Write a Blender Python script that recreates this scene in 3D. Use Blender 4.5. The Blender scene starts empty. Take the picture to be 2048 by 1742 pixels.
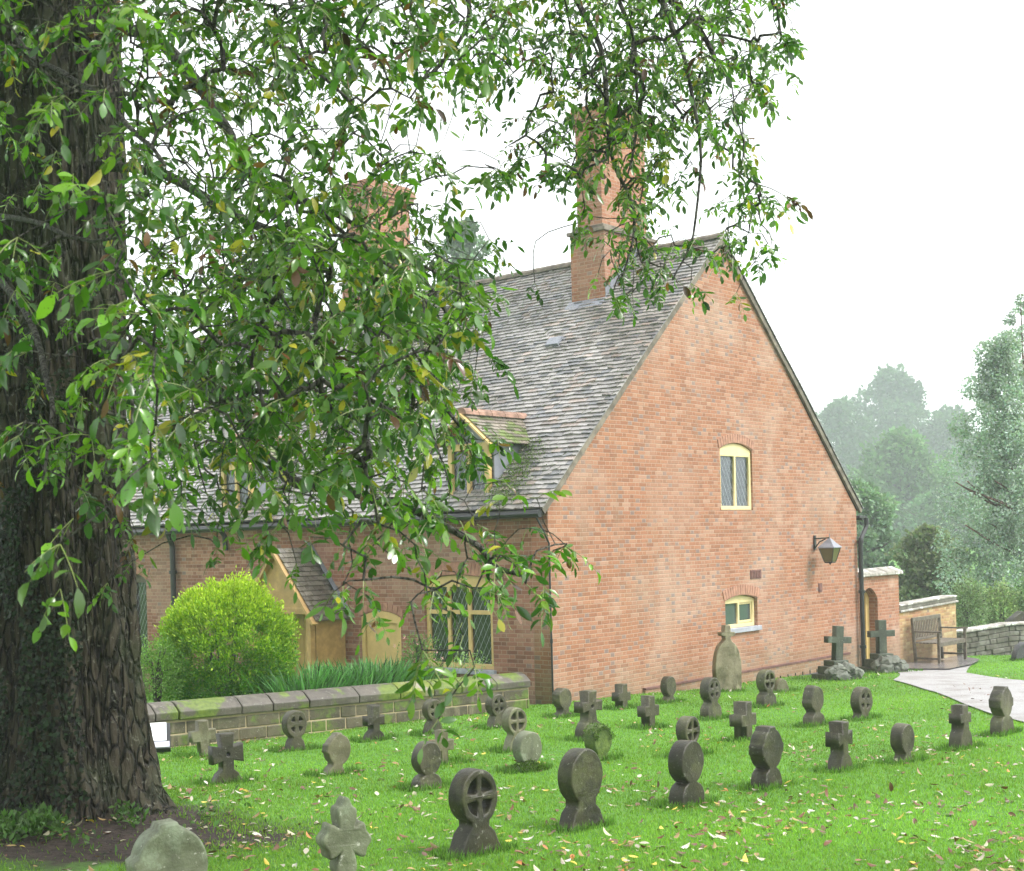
import bpy, bmesh, math, random
import numpy as np
from mathutils import Vector, Matrix, noise
R_ = math.radians
random.seed(7); rng = np.random.default_rng(7)
sc = bpy.context.scene
COL = sc.collection

# ------------------------------------------------------------------ camera, world, sun, exposure
FPX, PY, ROLL, EYE = 2747.0, 1081.2, 0.0262, 1.6
cd = bpy.data.cameras.new('camera'); cam = bpy.data.objects.new('camera', cd); COL.objects.link(cam)
cd.sensor_fit = 'HORIZONTAL'; cd.sensor_width = 36; cd.lens = FPX / 2048 * 36
cd.shift_y = (PY - 871) / 2048; cd.clip_end = 2000; cd.clip_start = .05
cam.location = (0, 0, EYE)
cam.rotation_euler = (Matrix.Rotation(R_(90), 3, 'X') @ Matrix.Rotation(-ROLL, 3, 'Z')).to_euler()
sc.camera = cam
cd.dof.use_dof = True; cd.dof.focus_distance = 13.0; cd.dof.aperture_fstop = 7.0

SUN_EL, SUN_AZ = 50, 104
w = bpy.data.worlds.new('World'); sc.world = w; w.use_nodes = True
nt = w.node_tree; bg = nt.nodes['Background']
sk = nt.nodes.new('ShaderNodeTexSky'); sk.sky_type = 'NISHITA'; sk.sun_disc = False
sk.sun_elevation = R_(SUN_EL); sk.sun_rotation = R_(SUN_AZ); sk.dust_density = 4; sk.air_density = 1.2
hs = nt.nodes.new('ShaderNodeHueSaturation'); hs.inputs['Saturation'].default_value = .10
mx = nt.nodes.new('ShaderNodeMix'); mx.data_type = 'RGBA'; mx.inputs[0].default_value = .6; mx.inputs[7].default_value = (6.5, 6.6, 6.8, 1)   # cloud layer evens the sky
nt.links.new(sk.outputs[0], hs.inputs['Color']); nt.links.new(hs.outputs[0], mx.inputs[6]); nt.links.new(mx.outputs[2], bg.inputs[0])
bg.inputs[1].default_value = .15
sl = bpy.data.lights.new('sun', 'SUN'); sl.energy = 1.5; sl.angle = R_(16); sl.color = (1, .97, .92)
so = bpy.data.objects.new('sun', sl); COL.objects.link(so)
az = R_(SUN_AZ)
so.rotation_euler = Vector((-math.sin(az) * math.cos(R_(SUN_EL)), -math.cos(az) * math.cos(R_(SUN_EL)), -math.sin(R_(SUN_EL)))).to_track_quat('-Z', 'Y').to_euler()
sc.view_settings.view_transform = 'Standard'; sc.view_settings.look = 'None'
sc.view_settings.exposure = 1.42; sc.view_settings.gamma = 1
sc.cycles.volume_bounces = 1; sc.cycles.max_bounces = 8; sc.cycles.transparent_max_bounces = 8

# ------------------------------------------------------------------ picture point -> place
def ray(px, py):
    uu, vv = (px - 1024) / FPX, (PY - py) / FPX
    c, s = math.cos(ROLL), math.sin(ROLL)
    return uu * c + vv * s, -uu * s + vv * c          # lateral, height per metre of depth
def at(px, py, Y):
    a, b = ray(px, py); return Vector((a * Y, Y, EYE + b * Y))
def proj(P):
    x, y, z = P[0] / P[1], P[1], (P[2] - EYE) / P[1]
    c, s = math.cos(ROLL), math.sin(ROLL)
    return 1024 + FPX * (x * c - z * s), PY - FPX * (x * s + z * c)
def sm(t): t = min(1, max(0, t)); return t * t * (3 - 2 * t)
def g(x, y):
    z = -.036 * min(y, 34) - .014 * max(0, min(y, 34) - 19)
    z += .02 * math.sin(x * 1.1 + y * .5) * math.cos(y * .43) + .012 * math.sin(x * 2.3 - y * 1.7)
    d = math.hypot(x + 3.25, y - 10.0); z += .10 * sm(1 - (d - .4) / 1.6)        # swell round the trunk
    z += .06 * sm(1 - math.hypot((x - 6.1) / 1.6, (y - 23.6) / .9))
    if y > 45: z += .02 * (y - 45) * sm((y - 45) / 40) * .6
    return z
def gnd(px, py):
    lo, hi = 3.0, 60.0
    for _ in range(50):
        m = (lo + hi) / 2; P = at(px, py, m)
        if P.z > g(P.x, P.y): lo = m
        else: hi = m
    P = at(px, py, lo); return P.x, P.y

# ------------------------------------------------------------------ object helpers
def tag(o, label=None, cat=None, group=None, kind=None):
    if label: o['label'] = label
    if cat: o['category'] = cat
    if group: o['group'] = group
    if kind: o['kind'] = kind
    return o
def link(name, me, mat=None, parent=None):
    o = bpy.data.objects.new(name, me); COL.objects.link(o)
    if mat is not None:
        for m in (mat if isinstance(mat, (list, tuple)) else [mat]): me.materials.append(m)
    if parent: o.parent = parent
    return o
def empty(name, loc=(0, 0, 0), rz=0):
    o = bpy.data.objects.new(name, None); COL.objects.link(o); o.location = loc; o.rotation_euler = (0, 0, rz)
    o.empty_display_size = .2; return o
def boxuv(me):
    if not me.uv_layers: me.uv_layers.new(name='UVMap')
    uv = me.uv_layers[0].data
    for p in me.polygons:
        n = p.normal; a = (abs(n.x), abs(n.y), abs(n.z)); k = a.index(max(a))
        for li in p.loop_indices:
            c = me.vertices[me.loops[li].vertex_index].co
            uv[li].uv = (c.y, c.z) if k == 0 else ((c.x, c.z) if k == 1 else (c.x, c.y))
class B:
    def __init__(s): s.v = []; s.f = []
    def add(s, vs, fs):
        o = len(s.v); s.v += [tuple(p) for p in vs]; s.f += [tuple(i + o for i in f) for f in fs]
    def box(s, x0, x1, y0, y1, z0, z1, M=None):
        vs = [Vector(p) for p in ((x0, y0, z0), (x1, y0, z0), (x1, y1, z0), (x0, y1, z0), (x0, y0, z1), (x1, y0, z1), (x1, y1, z1), (x0, y1, z1))]
        if M: vs = [M @ p for p in vs]
        s.add(vs, [(0, 3, 2, 1), (4, 5, 6, 7), (0, 1, 5, 4), (1, 2, 6, 5), (2, 3, 7, 6), (3, 0, 4, 7)])
    def bar(s, p, q, w, h, up=(0, 0, 1)):
        p, q = Vector(p), Vector(q); d = (q - p).normalized(); a = d.cross(Vector(up))
        if a.length < 1e-3: a = d.cross(Vector((0, 1, 0)))
        a.normalize(); b = a.cross(d)
        c = [(-w / 2, -h / 2), (w / 2, -h / 2), (w / 2, h / 2), (-w / 2, h / 2)]
        vs = [p + a * i + b * j for i, j in c] + [q + a * i + b * j for i, j in c]
        s.add(vs, [(0, 1, 2, 3), (7, 6, 5, 4), (0, 4, 5, 1), (1, 5, 6, 2), (2, 6, 7, 3), (3, 7, 4, 0)])
    def tube(s, pts, r, n=6, cap=True):
        pts = [Vector(p) for p in pts]; m = len(pts)
        rr = r if isinstance(r, (list, tuple)) else [r] * m
        a = None; vs = []
        for i in range(m):
            d = (pts[min(i + 1, m - 1)] - pts[max(i - 1, 0)])
            if d.length < 1e-7: d = Vector((0, 0, 1))
            d.normalize()
            if a is None: a = d.orthogonal().normalized()
            else:
                a = a - d * a.dot(d)
                a = d.orthogonal().normalized() if a.length < 1e-4 else a.normalized()
            b = d.cross(a)
            for k in range(n):
                t = 2 * math.pi * k / n; vs.append(pts[i] + (a * math.cos(t) + b * math.sin(t)) * rr[i])
        fs = [(i * n + k, i * n + (k + 1) % n, (i + 1) * n + (k + 1) % n, (i + 1) * n + k) for i in range(m - 1) for k in range(n)]
        if cap: fs += [tuple(range(n - 1, -1, -1)), tuple((m - 1) * n + k for k in range(n))]
        s.add(vs, fs)
    def mesh(s, name='m', smooth=False):
        me = bpy.data.meshes.new(name); me.from_pydata(s.v, [], s.f); me.update()
        if smooth: me.polygons.foreach_set('use_smooth', [True] * len(me.polygons))
        return me
    def build(s, name, mat, parent=None, smooth=False, uv=True, bevel=0):
        me = s.mesh(name, smooth)
        if uv: boxuv(me)
        o = link(name, me, mat, parent)
        if bevel:
            md = o.modifiers.new('bevel', 'BEVEL'); md.width = bevel; md.segments = 2; md.limit_method = 'ANGLE'
        return o
def flat(loops, thick, bevel=0., z0=0., smooth_deg=None):
    """closed loops in (x, z) -> slab centred on y = 0 (first loop outline, others holes)"""
    cu = bpy.data.curves.new('t', 'CURVE'); cu.dimensions = '2D'; cu.fill_mode = 'BOTH'
    cu.extrude = max(1e-4, thick / 2 - bevel); cu.bevel_depth = bevel; cu.bevel_resolution = 2 if bevel else 0; cu.offset = -bevel
    for lp in loops:
        sp = cu.splines.new('POLY'); sp.points.add(len(lp) - 1)
        for p, q in zip(sp.points, lp): p.co = (q[0], q[1], 0, 1)
        sp.use_cyclic_u = True
    o = bpy.data.objects.new('t', cu); COL.objects.link(o)
    dg = bpy.context.evaluated_depsgraph_get()
    me = bpy.data.meshes.new_from_object(o.evaluated_get(dg))
    bpy.data.objects.remove(o); bpy.data.curves.remove(cu)
    me.transform(Matrix.Rotation(R_(90), 4, 'X')); me.transform(Matrix.Translation((0, 0, z0)))
    boxuv(me); return me
class Cloud:
    """many copies of a small leaf template as one mesh, with a colour per copy"""
    def __init__(s): s.V = []; s.L = []; s.T = []; s.C = []; s.n = 0
    def add(s, tv, tf, O, X, Y, Z, S, C):
        # O n,3  X,Y,Z n,3 axes  S n or n,3 scale  C n,3 colour
        n = len(O)
        if n == 0: return
        S = np.asarray(S, float); S = np.repeat(S[:, None], 3, 1) if S.ndim == 1 else S
        tv = np.asarray(tv, float)
        V = O[:, None, :] + (tv[None, :, 0:1] * S[:, None, 0:1]) * X[:, None, :] + (tv[None, :, 1:2] * S[:, None, 1:2]) * Y[:, None, :] + (tv[None, :, 2:3] * S[:, None, 2:3]) * Z[:, None, :]
        k = len(tv); s.V.append(V.reshape(-1, 3))
        fl = np.array([i for f in tf for i in f]); ft = np.array([len(f) for f in tf])
        s.L.append((fl[None, :] + (np.arange(n) * k)[:, None] + s.n).reshape(-1)); s.T.append(np.tile(ft, n))
        s.C.append(np.repeat(np.asarray(C, float), k, 0)); s.n += n * k
    def build(s, name, mat, parent=None, smooth=False):
        V = np.concatenate(s.V); L = np.concatenate(s.L); T = np.concatenate(s.T); C = np.concatenate(s.C)
        me = bpy.data.meshes.new(name); me.vertices.add(len(V)); me.vertices.foreach_set('co', V.astype(np.float32).ravel())
        me.loops.add(len(L)); me.loops.foreach_set('vertex_index', L.astype(np.int32))
        me.polygons.add(len(T)); st = np.zeros(len(T), np.int32); st[1:] = np.cumsum(T)[:-1]
        me.polygons.foreach_set('loop_start', st)
        if smooth: me.polygons.foreach_set('use_smooth', np.ones(len(T), bool))
        me.update(calc_edges=True); me.validate()
        ca = me.color_attributes.new('col', 'FLOAT_COLOR', 'POINT')
        ca.data.foreach_set('color', np.concatenate([C, np.ones((len(C), 1))], 1).astype(np.float32).ravel())
        return link(name, me, mat, parent)
def nrm(a): return a / np.maximum(np.linalg.norm(a, axis=-1, keepdims=True), 1e-9)
def frames(D, up=None, spread=1.0):
    """leaf axes: Y along D, Z roughly up with scatter"""
    n = len(D); D = nrm(D)
    U = rng.normal(size=(n, 3)) * spread + (np.array([0, 0, 1.]) if up is None else up)
    X = nrm(np.cross(D, U)); Z = np.cross(X, D); return X, D, Z
def rdir(n, zb=0): a = rng.normal(size=(n, 3)); a = nrm(a); a[:, 2] += zb; return nrm(a)
LEAF = ([(0, 0, 0), (-.13, .22, .03), (0, .22, 0), (.13, .22, .03), (-.19, .5, .02), (0, .5, -.03), (.19, .5, .02), (-.13, .8, -.04), (0, .8, -.08), (.13, .8, -.04), (0, 1, -.14)],
        [(0, 2, 1), (0, 3, 2), (1, 2, 5, 4), (2, 3, 6, 5), (4, 5, 8, 7), (5, 6, 9, 8), (7, 8, 10), (8, 9, 10)])
LEAF2 = ([(0, 0, 0), (-.22, .5, .04), (0, .5, -.02), (.22, .5, .04), (0, 1, -.06)], [(0, 2, 1), (0, 3, 2), (1, 2, 4), (2, 3, 4)])
QUAD = ([(0, 0, 0), (-.35, .5, 0), (0, 1, 0), (.35, .5, .06)], [(0, 3, 2, 1)])
BLADE = ([(-.5, 0, 0), (.5, 0, 0), (.4, .5, .06), (-.4, .5, .06), (0, 1, .25)], [(0, 1, 2, 3), (3, 2, 4)])
def vary(base, n, v=.2, h=.06):
    b = np.array(base)[None, :] * (1 + rng.normal(size=(n, 1)) * v) * (1 + rng.normal(size=(n, 3)) * h)
    return np.clip(b, .002, .95)

# ------------------------------------------------------------------ materials
class N:
    def __init__(s, name, rough=.7, spec=.5):
        s.m = bpy.data.materials.new(name); s.m.use_nodes = True; s.t = s.m.node_tree
        s.b = s.t.nodes['Principled BSDF']; s.b.inputs['Roughness'].default_value = rough; s.b.inputs['Specular IOR Level'].default_value = spec
        s.h = None
    def n(s, t, **k):
        x = s.t.nodes.new('ShaderNode' + t)
        for a, v in k.items(): setattr(x, a, v)
        return x
    def l(s, a, b): s.t.links.new(a, b)
    def _in(s, sock, v):
        if v is None: return
        if hasattr(v, 'is_linked') or hasattr(v, 'links'): s.l(v, sock)
        else: sock.default_value = v
    def M(s, op, a, b=None, c=None):
        x = s.n('Math', operation=op); s._in(x.inputs[0], a); s._in(x.inputs[1], b); s._in(x.inputs[2], c); return x.outputs[0]
    def uv(s): return s.n('TexCoord').outputs['UV']
    def obj(s): return s.n('TexCoord').outputs['Object']
    def noise(s, scale, detail=4, vec=None, rough=.6, dist=0):
        x = s.n('TexNoise'); x.inputs['Scale'].default_value = scale; x.inputs['Detail'].default_value = detail; x.inputs['Roughness'].default_value = rough; x.inputs['Distortion'].default_value = dist
        s.l(vec if vec is not None else s.obj(), x.inputs['Vector']); return x.outputs['Fac']
    def map(s, vec, scale=(1, 1, 1), loc=(0, 0, 0)):
        x = s.n('Mapping'); x.inputs['Scale'].default_value = scale; x.inputs['Location'].default_value = loc; s.l(vec, x.inputs['Vector']); return x.outputs[0]
    def ramp(s, fac, stops, interp='LINEAR'):
        x = s.n('ValToRGB'); e = x.color_ramp.elements; x.color_ramp.interpolation = interp
        while len(e) < len(stops): e.new(.5)
        for q, (p, c) in zip(e, stops): q.position = p; q.color = (*c, 1) if len(c) == 3 else c
        s.l(fac, x.inputs[0]); return x.outputs[0]
    def th(s, fac, lo, hi):
        x = s.n('MapRange'); x.interpolation_type = 'SMOOTHSTEP'; x.inputs[1].default_value = lo; x.inputs[2].default_value = hi
        s.l(fac, x.inputs[0]); return x.outputs[0]
    def mix(s, f, a, b, mode='MIX'):
        x = s.n('Mix', data_type='RGBA', blend_type=mode)
        s._in(x.inputs[0], f)
        for sk_, v in ((x.inputs[6], a), (x.inputs[7], b)):
            if isinstance(v, tuple): sk_.default_value = (*v, 1)
            else: s.l(v, sk_)
        return x.outputs[2]
    def color(s, c):
        if isinstance(c, tuple): s.b.inputs['Base Color'].default_value = (*c, 1)
        else: s.l(c, s.b.inputs['Base Color'])
    def rough(s, r): s._in(s.b.inputs['Roughness'], r)
    def bump(s, h, strength=.5, dist=.01):
        x = s.n('Bump'); x.inputs['Strength'].default_value = strength; x.inputs['Distance'].default_value = dist
        s.l(h, x.inputs['Height'])
        if s.h is not None: s.l(s.h, x.inputs['Normal'])
        s.h = x.outputs[0]; s.l(s.h, s.b.inputs['Normal'])

def m_brick(name, stops, dark=.09, mortar=(.42, .36, .29), pale=.35, palecol=(.43, .31, .24), dirt=0., course=.061, period=.30, orange=.4):
    m = N(name, .85, .25)
    sx = m.n('SeparateXYZ'); wob = m.noise(.9, 2)
    m.l(m.uv(), sx.inputs[0]); u, v = sx.outputs[0], sx.outputs[1]
    v = m.M('ADD', v, m.M('MULTIPLY', wob, .03))
    vr = m.M('DIVIDE', v, course); row = m.M('FLOOR', vr); fr = m.M('FRACT', vr)
    par = m.M('MODULO', m.M('ABSOLUTE', row), 2)
    q = m.M('ADD', m.M('DIVIDE', u, period), m.M('MULTIPLY', par, .5)); cell = m.M('FLOOR', q); p = m.M('FRACT', q)
    hd = m.M('GREATER_THAN', p, .6667)
    d1 = m.M('MINIMUM', m.M('ABSOLUTE', p), m.M('ABSOLUTE', m.M('SUBTRACT', p, .6667)))
    d1 = m.M('MINIMUM', d1, m.M('SUBTRACT', 1, p)); d1 = m.M('MULTIPLY', d1, period)
    d2 = m.M('MULTIPLY', m.M('MINIMUM', fr, m.M('SUBTRACT', 1, fr)), course)
    edge = m.M('MINIMUM', d1, d2)
    nz = m.noise(60, 2); edge = m.M('ADD', edge, m.M('MULTIPLY', m.M('SUBTRACT', nz, .5), .006))
    mort = m.M('SUBTRACT', 1, m.th(edge, .0035, .0075))
    cv = m.n('CombineXYZ'); m.l(m.M('ADD', m.M('MULTIPLY', cell, 2), hd), cv.inputs[0]); m.l(row, cv.inputs[1])
    wn = m.n('TexWhiteNoise'); wn.noise_dimensions = '3D'; m.l(cv.outputs[0], wn.inputs['Vector'])
    c = m.ramp(wn.outputs['Value'], stops)
    big = m.noise(.55, 5, dist=.4); big2 = m.noise(1.3, 4, vec=m.map(m.obj(), loc=(7, 3, 1)))
    c = m.mix(m.M('MULTIPLY', m.th(big, .48, .68), pale), c, palecol)
    c = m.mix(m.M('MULTIPLY', m.th(big2, .52, .7), orange), c, (.34, .15, .075))
    streak = m.noise(1, 5, vec=m.map(m.obj(), (6, 6, .8)))
    c = m.mix(m.M('MULTIPLY', m.th(streak, .55, .75), .25 + dirt * .4), c, (.16, .13, .10))
    wn2 = m.n('TexWhiteNoise'); m.l(m.map(cv.outputs[0], loc=(31, 17, 0)), wn2.inputs['Vector'])
    dk = m.M('MULTIPLY', m.M('LESS_THAN', wn2.outputs['Value'], dark), hd)
    c = m.mix(m.M('MULTIPLY', dk, m.M('ADD', .25, m.M('MULTIPLY', m.noise(1.1, 3), .7))), c, (.17, .15, .15))
    c = m.mix(m.M('MULTIPLY', mort, .42), c, mortar)
    st2 = m.noise(1, 4, vec=m.map(m.obj(), (2.2, 2.2, .35), (3, 8, 0))); c = m.mix(m.M('MULTIPLY', m.th(st2, .5, .72), .40), c, (.24, .17, .12))
    rp_ = m.noise(.8, 2, vec=m.map(m.obj(), loc=(5, 2, 9))); c = m.mix(m.M('MULTIPLY', m.th(rp_, .60, .64), .30), c, (.36, .23, .17))
    lowz = m.n('SeparateXYZ'); m.l(m.obj(), lowz.inputs[0]); dmp = m.M('ADD', lowz.outputs[2], m.M('MULTIPLY', m.noise(1.5, 5), .8)); c = m.mix(m.M('MULTIPLY', m.M('SUBTRACT', 1, m.th(dmp, -.5, .25)), .45), c, (.20, .17, .11))
    spk = m.noise(25, 3); c = m.mix(m.M('MULTIPLY', m.th(spk, .55, .75), .45), c, (.09, .075, .055))
    m.color(c); m.bump(m.M('MULTIPLY', mort, -1), .6, .008); m.bump(m.noise(90, 3), .25, .004)
    return m.m
RED = [(0, (.235, .105, .062)), (.3, (.285, .126, .073)), (.6, (.315, .142, .083)), (.85, (.34, .165, .10)), (1, (.365, .21, .145))]
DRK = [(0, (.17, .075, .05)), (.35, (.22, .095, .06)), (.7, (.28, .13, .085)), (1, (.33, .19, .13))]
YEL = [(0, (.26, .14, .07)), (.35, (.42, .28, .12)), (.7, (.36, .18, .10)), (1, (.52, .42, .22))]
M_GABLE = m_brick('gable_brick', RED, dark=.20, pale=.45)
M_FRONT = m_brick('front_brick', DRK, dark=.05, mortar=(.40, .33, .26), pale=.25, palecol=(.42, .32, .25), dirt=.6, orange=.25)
M_CHIM = m_brick('chimney_brick', RED, dark=.03, pale=.3, orange=.3)
M_GATE = m_brick('gate_brick', RED, dark=.02, pale=.45, orange=.5, palecol=(.66, .5, .4))
M_YBR = m_brick('yellow_brick', YEL, dark=.02, mortar=(.38, .32, .22), pale=.15, palecol=(.50, .44, .26), orange=.25)

def m_stone(name, c1, c2, lich=(.30, .33, .22), la=.35, moss=0., mc=1., rough=.55, scale=1., spots=.25, bump=.5, wet=True):
    m = N(name, rough, .5)
    oi = m.n('ObjectInfo'); ad = m.n('VectorMath', operation='ADD'); sc_ = m.n('VectorMath', operation='SCALE')
    m.l(oi.outputs['Location'], sc_.inputs[0]); sc_.inputs['Scale'].default_value = 3.7
    m.l(m.obj(), ad.inputs[0]); m.l(sc_.outputs[0], ad.inputs[1]); v = ad.outputs[0]
    c = m.ramp(m.noise(5 * scale, 6, v), [(.3, c1), (.7, c2)])
    c = m.mix(m.M('MULTIPLY', m.th(m.noise(3.2 * scale, 6, m.map(v, loc=(4, 4, 4)), .7), .5, .66), la), c, lich)
    c = m.mix(m.M('MULTIPLY', m.th(m.noise(34 * scale, 3, v), .62, .72), spots), c, (.5, .5, .42))
    c = m.mix(m.M('MULTIPLY', m.th(m.noise(1.6, 5, m.map(v, (5, 5, .9))), .5, .75), .5), c, tuple(x * .45 for x in c1))
    stk = m.noise(1, 4, m.map(v, (7, 7, 1.3), (2, 2, 2))); c = m.mix(m.M('MULTIPLY', m.th(stk, .60, .70), .5), c, tuple(min(.6, x * 1.9 + .03) for x in c2))
    if moss:
        c = m.mix(m.th(m.noise(2.2 * scale, 5, m.map(v, loc=(9, 1, 2)), .65), .62 - moss * .25, .70 - moss * .25), c, m.ramp(m.noise(20, 3, v), [(.3, (.10 * mc, .13 * mc ** .6, .008)), (.7, (.26 * mc, .27 * mc ** .6, .02))]))
    m.color(c); m.bump(m.noise(14 * scale, 6, v, .7), bump, .02); m.bump(m.noise(70, 3, v), bump * .5, .004)
    return m.m
S_DARK = m_stone('dark_stone', (.009, .008, .003), (.040, .035, .015), (.075, .080, .028), .6, rough=.5)
S_MID = m_stone('weathered_stone', (.018, .016, .007), (.068, .061, .031), (.115, .12, .052), .6, rough=.5)
S_LIGHT = m_stone('pale_lichen_stone', (.055, .05, .024), (.15, .14, .075), (.20, .21, .12), .6, rough=.55)
S_GREEN = m_stone('green_lichen_stone', (.07, .075, .04), (.17, .19, .115), (.28, .33, .23), .6, rough=.6, spots=.6)
S_MOSS = m_stone('mossy_stone', (.03, .028, .016), (.07, .065, .035), (.05, .10, .012), la=.5, moss=.95, mc=.4, bump=1.)
S_CROSS = m_stone('cross_stone', (.026, .034, .020), (.06, .075, .048), (.10, .12, .08), .4, rough=.6)
S_ROCK = m_stone('rockery_stone', (.05, .055, .04), (.12, .13, .10), (.22, .25, .21), .5, rough=.7, bump=1.)
S_COPE = m_stone('coping_stone', (.045, .038, .03), (.115, .10, .08), (.16, .15, .12), .4, mc=.5, moss=.50, scale=.8)
S_COPEM = m_stone('mossed_coping_stone', (.12, .10, .07), (.26, .23, .18), (.3, .3, .2), .4, mc=.7, moss=.85, scale=.8)
S_WALLB = m_stone('wall_block_stone', (.040, .034, .018), (.105, .088, .050), (.13, .13, .07), .5, mc=.45, moss=.45, scale=.9)
S_WHITE = m_stone('lichened_white_coping', (.16, .145, .12), (.36, .34, .30), (.74, .74, .72), .95, rough=.8)
S_GREYW = m_stone('rubble_stone', (.06, .055, .04), (.15, .14, .11), (.28, .28, .24), .5, rough=.8)
S_POINT = m_stone('streaked_stone', (.08, .068, .03), (.25, .22, .14), (.08, .08, .03), .7, rough=.6)
def m_plain(name, c, rough=.5, spec=.5, metal=0, var=.15, ns=8, bump=.15):
    m = N(name, rough, spec); m.b.inputs['Metallic'].default_value = metal
    m.color(m.mix(m.th(m.noise(ns, 5), .35, .75), tuple(x * (1 - var) for x in c), tuple(min(1, x * (1 + var)) for x in c)))
    m.bump(m.noise(ns * 5, 4), bump, .004); return m.m
M_YEL = m_plain('yellow_paint', (.55, .385, .155), .45, var=.10)
M_CREAM = m_plain('cream_paint', (.66, .54, .28), .45, var=.08)
M_YEL2 = m_plain('ochre_paint', (.40, .25, .09), .5, var=.2)
M_IRON = m_plain('black_iron', (.016, .017, .019), .35, var=.4)
M_LEAD = m_plain('lead_sheet', (.20, .21, .24), .45, var=.15)
M_WOOD = m_plain('weathered_timber', (.115, .095, .07), .6, var=.35, ns=14)
M_MORT = m_plain('verge_mortar', (.16, .135, .105), .85, var=.4, ns=6, bump=.6)
M_SILL = m_plain('sill_stone', (.32, .33, .38), .6, var=.2)
M_PALE = m_plain('rendered_footing', (.52, .48, .40), .8, var=.25)
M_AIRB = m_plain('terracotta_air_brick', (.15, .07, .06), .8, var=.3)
M_WHITEP = m_plain('white_panel', (.80, .84, .88), .25, var=.04)  # sky reflection put into the base colour
M_DARKV = m_plain('inside_dark', (.015, .015, .017), .9)
def m_glass(name, leaded=True, sp=.11, tint=(.035, .045, .055)):
    m = N(name, .06, .9)
    if leaded:
        sx = m.n('SeparateXYZ'); m.l(m.uv(), sx.inputs[0]); u, v = sx.outputs[0], sx.outputs[1]
        def ln(sg):
            q = m.M('DIVIDE', m.M('ADD', u, m.M('MULTIPLY', v, sg * .55)), sp); f = m.M('FRACT', q)
            return m.M('LESS_THAN', m.M('MINIMUM', f, m.M('SUBTRACT', 1, f)), .045)
        k = m.M('MAXIMUM', ln(1), m.M('MULTIPLY', ln(-1), .35))
        m.color(m.mix(k, tint, (.20, .22, .24))); m.rough(m.M('ADD', m.M('MULTIPLY', k, .5), .06))
        qx = m.n('TexVoronoi'); qx.inputs['Scale'].default_value = 8; m.l(m.uv(), qx.inputs['Vector'])
        m.bump(qx.outputs['Color'] if False else m.noise(5, 2), .35, .02)
    else:
        m.color(tint); m.bump(m.noise(4, 2), .3, .02)
    return m.m
G_LEAD = m_glass('leaded_glass'); G_DARK = m_glass('dark_leaded_glass', True, .10, (.010, .011, .012)); G_PLAIN = m_glass('window_glass', False, .1, (.05, .07, .07))
def m_tile():
    m = N('clay_tile', .3, .7); a = m.n('VertexColor'); a.layer_name = 'col'
    c = m.mix(m.M('MULTIPLY', m.th(m.noise(1.1, 6, rough=.7), .45, .7), .5), a.outputs[0], (.10, .085, .07))
    c = m.mix(m.M('MULTIPLY', m.th(m.noise(7, 5), .60, .68), .75), c, (.055, .065, .02))
    m.color(c); m.rough(m.M('ADD', m.M('MULTIPLY', m.noise(9, 3), .3), .14)); m.bump(m.noise(40, 4), .35, .006); return m.m
M_TILE = m_tile()
def m_attr(name, rough=.4, spec=.5, trans=.35, nb=0):
    m = N(name, rough, spec); a = m.n('VertexColor'); a.layer_name = 'col'; col = a.outputs[0]
    if nb:
        col = m.mix(m.M('MULTIPLY', m.th(m.noise(nb, 3), .62, .68), .8), col, (.05, .035, .012))
    m.color(col); out = m.t.nodes['Material Output']
    if trans:
        t = m.n('BsdfTranslucent'); mx = m.n('MixShader'); mx.inputs[0].default_value = trans
        m.l(m.mix(1, col, (1.0, 1.25, .55), 'MULTIPLY'), t.inputs[0]); m.l(m.b.outputs[0], mx.inputs[1]); m.l(t.outputs[0], mx.inputs[2]); m.l(mx.outputs[0], out.inputs[0])
    return m.m
L_TREE = m_attr('walnut_leaf', .26, .8, .38, 55); L_SHRUB = m_attr('shrub_leaf', .5, .4, .35); L_FAR = m_attr('far_leaf', .9, .08, .25)
L_GRASS = m_attr('grass_blade', .5, .3, .5); L_IVY = m_attr('ivy_leaf', .6, .25, .1); L_DEAD = m_attr('fallen_leaf', .45, .5, .1)
def m_bark(name, c1, c2, sc_=1.):
    m = N(name, .75, .35); v = m.map(m.obj(), (1, 1, .30)); wv = m.n('VectorMath', operation='ADD')
    nz = m.n('TexNoise'); nz.inputs['Scale'].default_value = 5; nz.inputs['Detail'].default_value = 4; m.l(v, nz.inputs['Vector'])
    sw = m.n('VectorMath', operation='SCALE'); sw.inputs['Scale'].default_value = .16; m.l(nz.outputs['Color'], sw.inputs[0]); m.l(v, wv.inputs[0]); m.l(sw.outputs[0], wv.inputs[1])
    vo = m.n('TexVoronoi', feature='DISTANCE_TO_EDGE'); vo.inputs['Scale'].default_value = 14 * sc_; m.l(wv.outputs[0], vo.inputs['Vector'])
    cr = m.th(vo.outputs['Distance'], .0, .16); f = m.noise(15 * sc_, 7, wv.outputs[0], .7)
    h = m.M('ADD', m.M('MULTIPLY', cr, .6), m.M('MULTIPLY', f, .6))
    c = m.ramp(h, [(.25, tuple(x * .40 for x in c1)), (.5, c1), (.9, c2)])
    c = m.mix(m.M('MULTIPLY', m.th(m.noise(1.8, 6), .48, .66), .55), c, (.040, .052, .022))
    c = m.mix(m.M('MULTIPLY', m.th(m.noise(26, 5), .58, .70), .5), c, (.24, .24, .19))
    m.color(c); m.bump(h, 1., .05); m.bump(m.noise(60, 4, v), .6, .012); return m.m
BARK = m_bark('furrowed_bark', (.016, .012, .007), (.046, .036, .022)); TWIG = m_bark('twig_bark', (.035, .03, .025), (.085, .08, .065), 2)
BARKR = m_bark('reddish_bark', (.10, .05, .035), (.20, .11, .08))

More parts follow.
